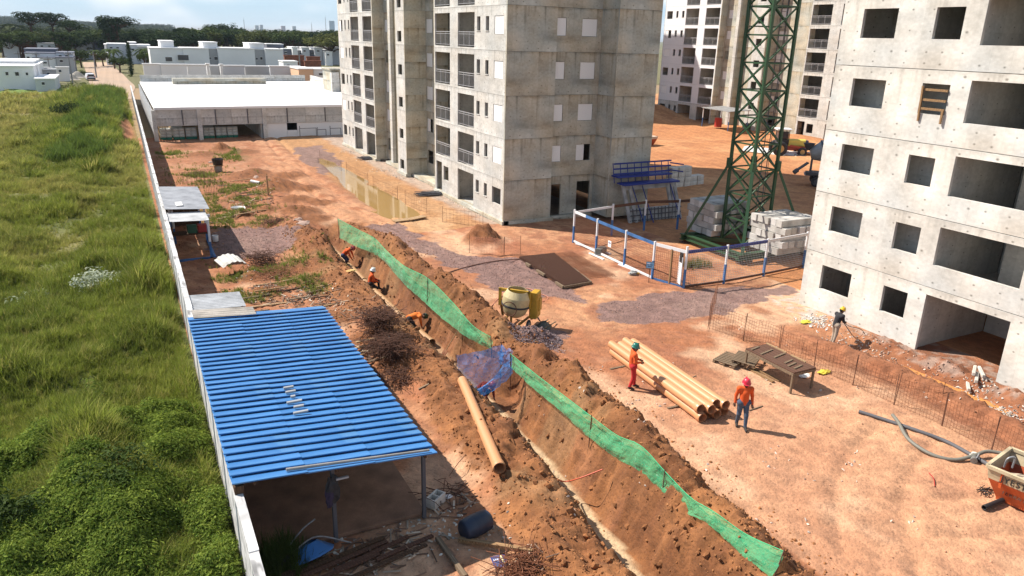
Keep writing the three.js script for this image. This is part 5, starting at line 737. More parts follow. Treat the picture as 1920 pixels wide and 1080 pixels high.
{ // painted enclosure fence round the crane
  const F = thing('enclosure_fence', 'white and blue post fence with wire mesh round the crane base', 'fence', [0, 0, 0]), P = [[23.95, -38], [23.92, -35.4], [23.9, -32.5], [23.9, -29.95], [24.45, -28.05], [27.04, -27.95], [30.0, -28.1], [33.3, -28.4], [36.5, -28.6]].map(([x, z]) => V(x, 0, z));
  P.forEach((p, i) => { const h = i === 4 ? 2.25 : 2.1, o = part(F, 'post', cbox(.1, h - 1.05, .1, .01, p.x, 1.05 + (h - 1.05) / 2, p.z), M.whitePaint); part(o, 'blue_foot', box(.102, 1.05, .102, p.x, .525, p.z), M.blueRail); });
  const back = [V(24.2, 0, -38.1), V(30.0, 0, -38.9), V(32.3, 0, -38.3), V(27.2, 0, -38.6)]; back.forEach((p, i) => { if (!i) return; const o = part(F, 'post', cbox(.1, 1.05, .1, .01, p.x, 1.55, p.z), M.whitePaint); part(o, 'blue_foot', box(.102, 1.0, .102, p.x, .5, p.z), M.blueRail); });
  const railTo = (a, b, y, m, w = .16) => part(F, 'rail', beam(V(a.x, y, a.z), V(b.x, y, b.z), .04, w), m);
  const cols = [M.whitePaint, M.blueRail, M.blueRail, M.whitePaint, M.blueDeep, M.blueDeep, M.whitePaint, M.blueDeep]; for (let i = 0; i < 8; i++) { const a = P[i], b = P[i + 1], y = 1.95; if (i < 2) { const m = a.clone().lerp(b, .5); railTo(a, m, y, i ? M.blueRail : M.whitePaint); railTo(m, b, y, M.blueRail); } else railTo(a, b, y + .01, cols[i]); if (i !== 3) railTo(a, b, .12, i < 3 ? M.whitePaint : M.woodRed, .12); else railTo(a, b, .08, M.blueRail, .12); }
  railTo(P[0], back[3], 1.9, M.whitePaint, .14); railTo(back[3], back[1], 1.9, M.woodRed, .18); railTo(back[1], back[2], 1.92, M.woodRed, .18); railTo(back[2], V(36, 0, -38), 1.92, M.woodRed, .18);
  for (let i = 0; i < 8; i++) { const a = P[i], b = P[i + 1], L = a.distanceTo(b), g = [], at = (t, y) => V(lerp(a.x, b.x, t) + .03, y, lerp(a.z, b.z, t) + .03), st = .12; for (let s = st; s < L; s += st) g.push(wire(at(s / L, .15), at(s / L, 2.0), .007)); for (let y = .2; y < 2.02; y += st) g.push(wire(at(0, y), at(1, y), .007)); part(F, 'wire_mesh', g, i < 4 ? M.rust : M.steel); }
  const gate = part(F, 'gate_stile', box(.1, 1.85, .07, 24.22, 1.0, -28.9), M.wood); void gate;
  const bag = thing('notice_board', 'tall white notice board with a torn black sheet on the gate post', 'notice board', [24.36, 0, -28.33], -.3); part(bag, 'board', box(.05, 1.45, .42, 0, .95, 0), M.whitePaint); part(bag, 'torn_sheet', cbox(.08, .5, .36, .03, 0, 1.62, .02), M.black);
  const writing = (w, h, f) => new THREE.MeshStandardMaterial({ map: canvasTex(w, h, f), roughness: .7, side: THREE.DoubleSide });
  const s1 = thing('site_sign', 'small pale blue sign on a thin stake by the gate', 'sign', [23.35, yd(23.35, -29.5), -29.5], -.7); part(s1, 'stake', rod(V(0, 0, 0), V(0, .95, 0), .02), M.rustDark); part(s1, 'panel', box(.42, .36, .03, 0, .95, 0), M.darkGrey); part(s1, 'face', new THREE.PlaneGeometry(.38, .32), writing(96, 80, (c, w, h) => { c.fillStyle = '#7fb4d8'; c.fillRect(0, 0, w, h); c.fillStyle = '#e8f2fa'; c.fillRect(10, 12, 40, 12); c.fillStyle = '#244a78'; c.fillRect(12, 34, 24, 8); c.fillRect(48, 30, 32, 10); c.fillRect(20, 54, 50, 9); }), [0, .95, .02]);
  const s2 = thing('site_sign', 'tiny white notice hung on the enclosure wire mesh', 'sign', [23.88, .95, -33.95], -PI / 2); part(s2, 'panel', box(.3, .36, .015, 0, 0, .03), M.white); part(s2, 'print', box(.2, .06, .004, 0, .06, .04), M.blueDeep);
  const rb = onY(1192, 515), rg = thing('rag_heap', 'grey rag heap with a yellow scrap at the fence foot', 'rags', [rb.x - .2, yd(rb.x, rb.z), rb.z]); part(rg, 'rag', stone(61, 2).scale(.28, .14, .2).translate(0, .1, 0), mat(.3, .31, .3, .95)); part(rg, 'yellow_scrap', stone(62, 1).scale(.12, .05, .08).translate(.25, .06, .1), M.yellow);
  const bg = onY(1126, 476), cb = thing('cement_bag', 'dark upturned tray beside the painted fence boards', 'tray', [bg.x, yd(bg.x, bg.z), bg.z], .6); part(cb, 'tray_body', cbox(.8, .35, .5, .08, 0, .2, 0), mat(.12, .12, .11, .7)); part(cb, 'tray_rim', box(.86, .05, .56, 0, .03, 0), M.grey);
  for (const [a, b, m, l] of [[[1105, 476], [1132, 488], M.whitePaint, 'white painted board beside the upturned tray'], [[1080, 458], [1145, 478], M.whitePaint, 'long white board lying along the fence foot'], [[1160, 497], [1210, 517], M.whitePaint, 'white board end lying before the gate']]) { const A = onY(...a), B = onY(...b); A.y = B.y = .05; single('timber_board', l, 'board', beam(A, B, .12, .06), m); }
}
{ // rebar mat in a timber surround
  const R = thing('rebar_mat', 'dark rusty reinforcement mat lying in a timber surround', 'rebar mat', [0, .05, 0]), a = V(19.05, 0, -35.9), b = V(21.3, 0, -35.8), c = V(20.35, 0, -30.5), d = V(18.75, 0, -30.4), g = [], q = (u, v) => a.clone().lerp(b, u).lerp(d.clone().lerp(c, u), v);
  for (let k = 0; k < 5; k++) { const y = .05 + k * .03; for (let u = k * .01; u <= 1.001; u += .05) g.push(wire(q(u, 0).setY(y), q(u, 1).setY(y), .011)); for (let v = k * .005; v <= 1.001; v += .022) g.push(wire(q(0, v).setY(y + .015), q(1, v).setY(y + .015), .012)); } part(R, 'bar_grid', g, M.rustDark);
  for (const [s, e] of [[[0, 1], [.5, 1]], [[.52, 1], [1, 1.0]], [[-.03, .2], [-.03, .3]], [[-.03, .45], [-.03, .62]], [[1.03, .55], [1.03, .7]], [[1.04, .75], [1.04, 1]], [[-.02, .85], [-.02, 1]]]) part(R, 'edge_timber', beam(q(...s).setY(.07), q(...e).setY(.07), .12, .12), M.woodGrey);
  const R2 = thing('rebar_mat', 'lighter rust red mesh sheets spread beside the timber surround', 'rebar mat', [0, .05, 0]), g2 = [], q2 = (u, v) => V(21.35, 0, -35.9).lerp(V(22.5, 0, -35.7), u).lerp(V(20.75, 0, -31.3).lerp(V(22.3, 0, -31.0), u), v); for (let k = 0; k < 2; k++) { for (let u = 0; u <= 1.001; u += .09) g2.push(wire(q2(u, 0).setY(.04 + k * .05 + .06 * Math.sin(u * 7)), q2(u, 1).setY(.04 + k * .04), .009)); for (let v = 0; v <= 1.001; v += .03) g2.push(wire(q2(0, v).setY(.05 + k * .05), q2(1, v).setY(.09 + k * .05), .009)); } part(R2, 'bar_grid', g2, M.rust);
}
// standing rusty mesh panels
function meshPanel(label, a, b, h, step, r, m, group, lean = 0) {
  const T = thing('mesh_panel', label, 'mesh panel', [0, 0, 0], 0, group), L = a.distanceTo(b), g = [], at = (t, y) => { const x = lerp(a.x, b.x, t), z = lerp(a.z, b.z, t); return V(x + lean * y, Math.max(yd(x, z), -.3) + y + .05 * Math.sin(t * 9 + y * 3), z + .03 * Math.sin(t * 14)); };
  for (let s = 0; s <= L; s += step) g.push(wire(at(s / L, 0), at(s / L, h), r)); for (let y = .05; y <= h; y += step) for (let k = 0; k < 3; k++) g.push(wire(at(k / 3, y), at((k + 1) / 3, y), r)); part(T, 'bar_grid', g, m); for (const t of [0, 1]) part(T, 'stake', rod(at(t, -.1), at(t, h + .12), .013, .013, 4), M.rustDark); return T;
}
{
  const line = [[21.85, -23.1], [22.4, -21.6], [22.7, -19.9], [22.82, -18.2], [22.95, -16.5], [23.0, -14.8], [23.15, -13.1], [23.1, -11.4], [23.0, -9.6], [22.9, -7.8]].map(([x, z]) => V(x, 0, z));
  for (let i = 0; i + 1 < line.length; i++) meshPanel('standing rusty welded mesh panel in the row before the pale block', line[i], line[i + 1], 1.12, .13, .0055, M.rust, 'rusty mesh row before the pale block', .06 * Math.sin(i * 2));
  meshPanel('rusty mesh panel leaning by the gravel corner', V(21.85, 0, -23.2), V(24.4, 0, -25.6), 1.1, .15, .005, M.rust, null);
  meshPanel('fallen low mesh sheet lying toward the pale block', V(23.6, 0, -19.5), V(25.2, 0, -14.5), .35, .16, .006, M.rust, null);
  for (const [a, b] of [[[600, 300], [640, 318]], [[650, 322], [690, 345]], [[700, 350], [745, 372]], [[760, 380], [800, 400]], [[830, 415], [905, 428]]]) meshPanel('thin rusty mesh strip standing along the puddle edge', onY(...a), onY(...b), 1.0, .3, .006, M.rustDark, 'rusty mesh strips along the puddle');
  for (const [a, b] of [[[880, 475], [945, 478]], [[945, 478], [975, 476]]]) meshPanel('faded orange plastic mesh barrier beside the dark soil heap', onY(...a), onY(...b), 1.0, .09, .007, mat(.62, .24, .15, .7), 'orange mesh barrier by the soil heap');
  for (const [px, py, w] of [[345, 345, 1.6], [365, 340, 1.4], [385, 362, 1.2]]) { const p = onY(px, py), g = []; for (let k = 0; k <= 5; k++) { for (const [y, z] of [[0, 0], [.9, 0], [.9, .7], [0, .7]]) { } const x = k * w / 5; g.push(wire(V(x, 0, 0), V(x, .9, 0), .012), wire(V(x, .9, 0), V(x, .9, .7), .012), wire(V(x, .9, .7), V(x, 0, .7), .012), wire(V(x, 0, .7), V(x, 0, 0), .012)); } for (const [y, z] of [[0, 0], [.9, 0], [.9, .7], [0, .7]]) g.push(wire(V(-.1, y, z), V(w + .1, y, z), .014)); const t = thing('rebar_cage', 'open rusty reinforcement cage standing in the weeds', 'rebar cage', [p.x, yd(p.x, p.z), p.z], rr(-.2, .2), 'rebar cages in the weeds'); part(t, 'bar_frame', g, M.rustDark); }
  const tangle = (label, px, py, n, rx, rz, h, m, name = 'rebar_tangle', cat = 'rebar heap') => { const p = onY(px, py), g = []; for (let i = 0; i < n; i++) { const a = V((rnd() + rnd() - 1) * rx, rnd() * h, (rnd() + rnd() - 1) * rz), d = V(rr(-1, 1), rr(-.25, .4), rr(-1, 1)).multiplyScalar(rr(.3, .9)); g.push(tube([a, a.clone().addScaledVector(d, .5).add(V(0, rr(0, .1), 0)), a.clone().add(d)], rr(.006, .013), 3, 4)); } single(name, label, cat, merge(g), m, null, [p.x, yd(p.x, p.z), p.z]); };
  tangle('tangled rusty rebar heap between the slat stack and the trench', 715, 640, 800, .9, .8, .8, M.rustDark); tangle('second tangled rebar heap beside the blue roof edge', 730, 685, 800, .9, .8, .7, M.rustDark); tangle('low black tangle of old wire near the shed roof corner', 740, 720, 200, .8, .5, .4, M.rustDark); tangle('dark bundle of bent rods by the gravel pad', 490, 497, 380, .9, .6, .6, M.rustDark); tangle('brown brush pile between the bent sheet and gravel', 520, 520, 160, 1.2, 1, .3, M.rust);
  tangle('dark rods heaped on the ground by the gravel pad edge', 520, 420, 200, 1.3, .6, .2, M.rustDark); tangle('thin loose rods scattered in the shed shade', 850, 930, 40, .7, 1.2, .15, M.rustDark); tangle('dense rust brown wire bundle at the foot of the spoil bank', 990, 1070, 300, 1.0, .5, .2, M.rust, 'wire_bundle', 'wire');
  for (const [px, py, l] of [[805, 367, 'pile of black rods lying by the apartment block plinth'], [695, 299, 'second pile of black rods farther along the plinth']]) { const p = onY(px, py), g = []; for (let i = 0; i < 60; i++) { const z = rr(-.5, .5), x = rr(-.3, .3); g.push(rod(V(x - rr(.4, 1), rnd() * .25, z - .3), V(x + rr(.4, 1), rnd() * .28, z + .3), .022, .022, 5)); } single('rod_pile', l, 'rod pile', merge(g), M.darkGrey, null, [p.x, yd(p.x, p.z), p.z], [0, .2, 0]); }
  const pl = onY(766, 412), PB = thing('plank_bridge', 'pale boards laid at the end of the long puddle', 'boards', [pl.x, yd(pl.x, pl.z) + .08, pl.z], .12); part(PB, 'board', box(1.2, .06, .6, -.5, 0, 0), M.woodPale); part(PB, 'board', box(1.3, .06, .55, .6, .05, .05, 0, .1, .04), M.woodPale); part(PB, 'bearer', box(.1, .1, .7, .3, -.06, 0), M.woodGrey);
}
{ // blue formwork beside the apartment block
  const F = thing('wall_formwork', 'blue walkway on cement crusted formwork panels beside the apartment end wall', 'formwork', [0, 0, 0]), crust = mat(.55, .56, .57, .9, { map: blotch }), X = (u, y) => 30.4 + u * 4.35 - y * .27, Z = (y) => -41.1 - y * .02;
  part(F, 'walkway', box(4.7, .1, .9, 31.75, 2.75, -41.05), M.blueDeep); part(F, 'walkway', box(4.6, .09, .8, 31.5, 3.2, -41.5), M.blueDeep);
  for (let i = 0; i < 9; i++) part(F, 'guard_post', rod(V(29.2 + i * .58, 2.75, -41.5), V(29.05 + i * .58, 4.1, -41.6), .03), M.blueDeep); for (const y of [3.35, 3.7, 4.05]) part(F, 'guard_rail', beam(V(29.1, y, -41.55), V(33.9, y + .03, -41.5), .05, .1), M.blueDeep);
  for (const y of [3.4, 3.9]) part(F, 'guard_rail', beam(V(33.9, y, -41.6), V(34.3, y, -40.6), .04, .08), M.blueDeep);
  for (const u of [0, .12, .86, .93, 1]) part(F, 'soldier', beam(V(X(u, 0), 0, -41.0), V(X(u, 2.7), 2.7, -41.2), .24, .2), crust); part(F, 'panel_band', [box(4.35, .95, .14, 32.5, .5, -41.05, 0, 0, .0)], crust); part(F, 'panel_band', box(4.2, .3, .16, 31.95, 2.45, -41.15), crust);
  for (let i = 0; i < 14; i++) part(F, 'stiffener', beam(V(30.6 + i * .31, .05, -40.94), V(30.5 + i * .31, .98, -40.94), .04, .05), M.darkGrey); for (const y of [.15, .5, .85]) part(F, 'waler', box(4.4, .06, .08, 32.5, y, -40.92), M.darkGrey);
  for (const u of [.16, .35, .9]) part(F, 'prop', rod(V(X(u, 0) + .1, 0, -40.5), V(X(u, 2.6), 2.6, -41.1), .035), M.blueDeep);
  const s = thing('block_stack', 'stack of grey concrete blocks behind the blue formwork', 'block stack', [41.5, 0, -50.5], .1); for (let i = 0; i < 5; i++) for (let j = 0; j < 4 - (i > 2 ? 2 : 0); j++) part(s, 'block', cbox(.75, .42, .7, .02, i * .8, .23 + j * .44, rr(-.05, .05)), conIn);
}
{ // far side of the site: awning, tractor, sheets, truck, skip
  const aw = thing('site_awning', 'white awning on poles in front of the white painted block', 'awning', [72.6, .9, -78.5], -.1); part(aw, 'canopy', box(3.4, .07, 6.2, 0, 2.6, 0, 0, 0, .05), M.grey); for (const [x, z] of [[-1.5, 2.9], [-1.5, -2.9], [1.5, 2.9], [1.5, -2.9]]) { const p = part(aw, 'pole', rod(V(x, 1.2, z), V(x, 2.6, z), .06), M.whitePaint); part(p, 'pole_foot', rod(V(x, 0, z), V(x, 1.2, z), .061), M.blueRail); } part(aw, 'tank', rod(V(.5, 0, -2), V(.5, 1.2, -2), .5, .5, 16), mat(.4, .03, .02, .5));
  const T = thing('tractor_loader', 'yellow and red tractor loader with a dark cab behind the crane mast', 'tractor', [66.0, .05, -61.6], -.55); part(T, 'hood', cbox(2.0, .75, .9, .12, 1.4, 1.45, 0), mat(.62, .52, .10, .5)); part(T, 'engine_grille', cbox(.35, .7, .85, .05, 2.5, 1.4, 0), mat(.05, .05, .09, .5)); part(T, 'chassis', cbox(3.6, .45, .8, .06, .9, .85, 0), mat(.35, .06, .035, .6)); part(T, 'cab', [box(.07, 1.5, .07, -.75, 2.1, -.6), box(.07, 1.5, .07, -.75, 2.1, .6), box(.07, 1.5, .07, .4, 2.1, -.6), box(.07, 1.5, .07, .4, 2.1, .6), box(1.2, .7, 1.2, -.2, 1.45, 0)], M.dark); part(T, 'cab_roof', cbox(1.6, .14, 1.5, .05, -.2, 2.92, 0), M.whitePaint); part(T, 'cab_glass', box(1.1, .8, 1.1, -.2, 2.3, 0), M.glass); for (const [x, z, r] of [[-.5, .95, .82], [-.5, -.95, .82], [2.0, .8, .52], [2.0, -.8, .52]]) { const w = part(T, 'wheel', new THREE.TorusGeometry(r * .72, r * .28, 10, 24), M.rubber, [x, r, z]); part(w, 'rim', rod(V(0, 0, -.14), V(0, 0, .14), r * .5, r * .5, 18), mat(.5, .33, .12, .6)); } part(T, 'bucket', [box(.08, .8, 2.0, 3.6, .6, 0, 0, 0, -.3), box(.8, .08, 2.0, 3.95, .25, 0)], mat(.35, .06, .035, .6)); part(T, 'lift_arm', [beam(V(.6, 1.2, .75), V(3.5, .7, .75), .1, .2), beam(V(.6, 1.2, -.75), V(3.5, .7, -.75), .1, .2)], mat(.35, .06, .035, .6));
  const W = thing('sheet_bundle', 'bundle of bright white sheets lying before the tractor', 'sheet bundle', [0, 0, 0]), a = onY(1395, 283), b = onY(1497, 296); for (let i = 0; i < 5; i++) part(W, 'sheet', beam(V(a.x + i * .25, .1 + i * .07, a.z - i * .2), V(b.x + i * .2, .12 + i * .07, b.z - i * .25), 1.1, .06), M.white); part(W, 'end_roll', rod(V(b.x - .3, .2, b.z - .4), V(b.x + .6, .2, b.z + .4), .16), M.black);
  const W2 = thing('sheet_bundle', 'stack of dark grey sheets beyond the white bundle', 'sheet bundle', [0, 0, 0]); for (let i = 0; i < 5; i++) part(W2, 'sheet', beam(V(69 + i * .4, .12 + i * .07, -63.5), V(67.5 + i * .3, .12 + i * .07, -55.5), 1.4, .06), i % 2 ? M.grey : M.darkGrey); part(W2, 'cover', box(1.2, .05, 3.5, 68.6, .55, -58, 0, .2, 0), mat(.5, .52, .55, .6));
  const K = thing('mixer_truck', 'concrete mixer truck half hidden behind the pale block', 'truck', [55.2, 0, -46.3], -.78), dm = mat(.50, .54, .58, .5, { map: blotch }); part(K, 'drum', lathe([[0, 0], [.5, .0], [.62, .3], [1.12, 1.5], [1.15, 2.4], [.8, 3.8], [0, 4]], 24).rotateZ(-1.28).translate(-1.4, 2.75, 0), dm); part(K, 'drum_ring', lathe([[.96, 1.0], [1.0, 1.0], [1.02, 1.12], [.98, 1.12]], 24).rotateZ(-1.28).translate(-1.4, 2.75, 0), mat(.03, .05, .10, .5)); part(K, 'hopper', lathe([[.2, 0], [.5, .6], [.55, .6]], 12).translate(-1.6, 3.1, 0), M.darkGrey); part(K, 'chute', [beam(V(-1.5, 2.0, .1), V(-2.4, 1.3, .5), .35, .12), rod(V(-2.3, 1.35, .45), V(-2.6, 1.1, .6), .2, .2, 10)], M.darkGrey); part(K, 'chassis', box(7, .3, 1.0, 1.9, 1.05, 0), M.darkGrey); part(K, 'rear_frame', [beam(V(-1.2, 1.0, .5), V(-1.2, 2.6, .3), .12, .12), beam(V(-1.2, 1.0, -.5), V(-1.2, 2.6, -.3), .12, .12)], M.darkGrey); part(K, 'tail_light', box(.06, .12, 1.6, -1.65, 1.0, 0), mat(.4, .4, .42)); part(K, 'cab', cbox(1.8, 2.2, 2.2, .15, 5.2, 1.9, 0), M.whitePaint);
  for (const x of [-.6, .75, 4.9]) for (const z of [-1, 1]) { const w = part(K, 'wheel', new THREE.TorusGeometry(.36, .16, 10, 22), M.rubber, [x, .52, z]); part(w, 'rim', rod(V(0, 0, -.1), V(0, 0, .1), .26, .26, 14), M.darkGrey); } part(K, 'mudguard', [box(2.6, .05, .5, .1, 1.12, 1), box(2.6, .05, .5, .1, 1.12, -1)], M.dark);
  const s = thing('rubble_skip', 'small rust red skip on the open orange ground', 'skip', [56.2, 0, -73.6], .2); part(s, 'lower_body', lathe([[.6, 0], [.95, .75], [.9, .75], [.55, .05], [0, .05]], 4).rotateY(PI / 4).scale(1.5, 1, 1), M.orange); part(s, 'upper_band', lathe([[.95, .75], [1.0, 1.05], [.94, 1.05], [.9, .75]], 4).rotateY(PI / 4).scale(1.5, 1, 1), mat(.5, .42, .34, .8));
  const car = thing('parked_car', 'silver hatchback parked beside the sand heaps on the street', 'car', [-5.3, .1, -203], .12); const prof = new THREE.Shape([[-.82, .3], [.82, .3], [.86, .75], [.8, .95], [.62, 1.42], [-.62, 1.42], [-.8, .95], [-.86, .75]].map((p) => new THREE.Vector2(...p))); part(car, 'body', clean(new THREE.ExtrudeGeometry(prof, { depth: 3.9, bevelEnabled: true, bevelSize: .06, bevelThickness: .12, bevelSegments: 2 }).translate(0, 0, -3.9)), mat(.55, .56, .6, .3)); part(car, 'rear_window', box(1.25, .42, .04, 0, 1.15, .14), M.glass); part(car, 'bumper', cbox(1.7, .3, .15, .04, 0, .42, .15), M.dark); for (const x of [-.68, .68]) part(car, 'tail_light', box(.2, .25, .05, x, .85, .14), M.red); for (const [x, z] of [[-.8, -.7], [.8, -.7], [-.8, -3.2], [.8, -3.2]]) { const w = part(car, 'wheel', new THREE.TorusGeometry(.21, .1, 8, 18).rotateY(PI / 2), M.rubber, [x, .31, z]); part(w, 'rim', rod(V(-.06, 0, 0), V(.06, 0, 0), .16, .16, 12), M.steel); }
  for (const [px, py, r, h, l] of [[136, 150, 1.8, 1.3, 'pale sand heap beside the parked car'], [146, 146, 2.2, 1.5, 'larger pale sand heap behind the parked car']]) { const p = onY(px, py), rows = []; for (let i = 0; i <= 10; i++) { const rw = []; for (let k = 0; k <= 18; k++) { const a = k / 18 * 2 * PI, t = i / 10, q = r * t * (1 + .15 * Math.sin(a * 3)); rw.push(V(Math.cos(a) * q, h * (1 - sst(0, 1, t)) + .02, Math.sin(a) * q)); } rows.push(rw); } single('sand_heap', l, 'sand heap', triUV(ribbon(rows)), mat(.55, .5, .42, .95, { map: blotch }), null, [p.x, .05, p.z]); }
}
{ // splinters and sticks nobody could count
  const l = []; for (const [px, py, n, s] of [[480, 560, 90, 2.2], [560, 560, 110, 2.2], [610, 575, 60, 1.6], [460, 380, 110, 2.6], [430, 410, 60, 1.6], [500, 360, 40, 2], [700, 660, 60, 1.0], [650, 1045, 90, 1.6], [760, 1020, 60, 1.2], [850, 940, 40, 1.0], [680, 590, 40, 1.4], [980, 1060, 30, .8]]) { const p = onY(px, py); for (let i = 0; i < n; i++) { const x = Math.max(1.6, p.x + (rnd() + rnd() - 1) * s), z = p.z + (rnd() + rnd() - 1) * s, k = rr(.4, 1.3); l.push([x, yd(x, z) + .03, z, [rr(.12, .6), .02, rr(.02, .05)], rnd() < .3 ? [.55 * k, .45 * k, .34 * k] : [.2 * k, .12 * k, .08 * k], 2]); } }
  scatter('wood_splinters', 'scattered splinters and sticks littering the rough yard corner', 'splinters', box(1, 1, 1), mat(1, 1, 1, .95), l);
}
{ // small things in the rough corner and the shed shade
  const at = (px, py) => { const p = onY(px, py); return [p.x, Math.max(yd(p.x, p.z), 0), p.z]; };
  const t = thing('mortar_tub', 'black plastic tub on a drum near the parking deck', 'tub', at(410, 322)); part(t, 'tub_body', lathe([[0, .62], [.4, .62], [.5, 1.15], [.47, 1.15], [.37, .67], [0, .67]], 20), M.black); part(t, 'drum_stand', lathe([[0, 0], [.34, 0], [.34, .56], [0, .56]], 20), mat(.3, .26, .22, .8)); part(t, 'board', box(1.1, .05, .5, -.15, .58, .1), M.woodPale);
  const st = thing('timber_stake', 'upright pale timber stake between the soil heaps', 'stake', at(503, 366)); part(st, 'post', box(.12, 1.55, .08, 0, .75, 0), M.woodPale); part(st, 'pointed_tip', lathe([[0, 0], [.06, .1]], 4).translate(0, 1.55, 0).scale(1, 1, .7), M.woodPale);
  const wp = at(478, 345); pipe('drain_pipe', 'short white pipe offcut among the soil heaps', V(wp[0] - .3, wp[1] + .25, wp[2]), V(wp[0] + .3, wp[1] + .15, wp[2] + .5), .13, { mat: M.white, inner: M.grey, socket: 0 });
  const d = thing('plastic_drum', 'dented dark blue plastic drum lying in the shed shadow', 'drum', [6.68, .28, -14.5], .25); part(d, 'drum_body', lathe([[0, -.42], [.2, -.42], [.27, -.36], [.285, -.12], [.27, -.1], [.285, -.08], [.285, .1], [.27, .12], [.285, .14], [.27, .36], [.2, .42], [0, .42]], 22).rotateZ(PI / 2), mat(.02, .035, .07, .5, { map: blotch })); part(d, 'bung', rod(V(.42, .1, .05), V(.45, .1, .05), .04), M.dark);
  const w = thing('wheelbarrow', 'blue wheelbarrow tipped over in the shed shade', 'wheelbarrow', [2.75, .05, -15.35], .3); part(w, 'tray', lathe([[.2, .34], [.52, .05], [.55, .02], [.52, .0], [.18, .3], [0, .31], [0, .34]], 8).scale(1.1, 1, .75).rotateX(-.45), mat(.03, .14, .38, .6)); part(w, 'handle', tube([V(-.4, .3, -.1), V(.1, .5, 0), V(.9, .1, .3)], .02, 6, 12), M.grey); part(w, 'handle', tube([V(-.4, .3, -.35), V(.0, .6, -.35), V(.3, .75, -.3)], .02, 6, 12), M.grey); part(w, 'wheel', new THREE.TorusGeometry(.15, .045, 8, 18), M.rubber, [-.6, .16, 0]);
  const cb = thing('hollow_block', 'grey hollow concrete block beside the shed corner post', 'block', at(817, 945), .6); part(cb, 'shell', [box(.4, .2, .03, 0, .1, .085), box(.4, .2, .03, 0, .1, -.085), box(.03, .2, .14, -.185, .1, 0), box(.03, .2, .14, .185, .1, 0), box(.03, .2, .14, 0, .1, 0)].map((g) => g.scale(1.25, 1.4, 1.5)), conIn); part(cb, 'broken_chip', stone(71, 1).scale(.1, .07, .1).translate(.4, .05, .15), M.plaster);
  const sg = thing('fallen_sign', 'dark blue sign sheet with white lettering lying by the timber beam', 'sign', at(937, 1054), -.15); part(sg, 'panel', box(.36, .012, .42, 0, .02, 0), M.blueDeep); const pm = part(sg, 'print', new THREE.PlaneGeometry(.33, .38).rotateX(-PI / 2), new THREE.MeshStandardMaterial({ map: canvasTex(96, 112, (c, w2, h2) => { c.fillStyle = '#4a4d73'; c.fillRect(0, 0, w2, h2); c.fillStyle = '#dfe2ee'; c.font = 'bold 34px sans-serif'; c.fillText('USO', 6, 52); c.fillStyle = '#ece5b4'; c.fillRect(64, 0, 12, 104); }), roughness: .6 }), [0, .03, 0]); void pm;
  const b2 = thing('broken_basin', 'white broken plastic basin in the weeds past the tool shed', 'basin', at(445, 398)); part(b2, 'shell', lathe([[.05, 0], [.3, .05], [.42, .3], [.4, .3], [.28, .08]], 14), M.white); part(b2, 'broken_flap', box(.3, .02, .25, .4, .2, .1, .4, .2, .6), M.white);
  for (const [px, py, r] of [[480, 335, .3], [570, 433, .45], [585, 437, .35], [395, 305, .25], [560, 425, .3]]) single('pale_rubble_lump', 'pale pink lump of rubble by the soil heaps', 'rubble lump', stone(px, 1).scale(r, r * .7, r), mat(.6, .42, .34, .95, { map: blotch }), 'pale rubble lumps by the soil heaps', at(px, py));
  for (const [px, py, c, l] of [[1510, 605, [.6, .5, .05], 'crumpled yellow plastic by the pale block corner'], [1545, 700, [.6, .48, .05], 'yellow strap lying beside the work table'], [1508, 706, [.72, .7, .66], 'white cloth scrap under the work table edge'], [505, 595, [.7, .72, .75], 'crumpled white bag on the scrap boards'], [660, 527, [.6, .4, .15], 'pale orange scrap at the trench lip']]) { const q = at(px, py); single('litter_scrap', l, 'litter', stone(px, 2).scale(.28, .07, .16), mat(...c, .8), null, [q[0], q[1] + .04, q[2]]); }
  for (const [px, py] of [[1822, 715], [1828, 722], [1835, 718], [1815, 725]]) { const q = onY(px, py, -.15); single('concrete_offcut', 'pale concrete bar offcut heaped at the pale block plinth', 'offcut', cbox(.8, .12, .12, .02), conB, 'concrete offcuts by the plinth', [q.x, yd(q.x, q.z) + .12, q.z], [0, rr(.5, .8), rr(-.1, .1)]); }
}
console.log('props done');

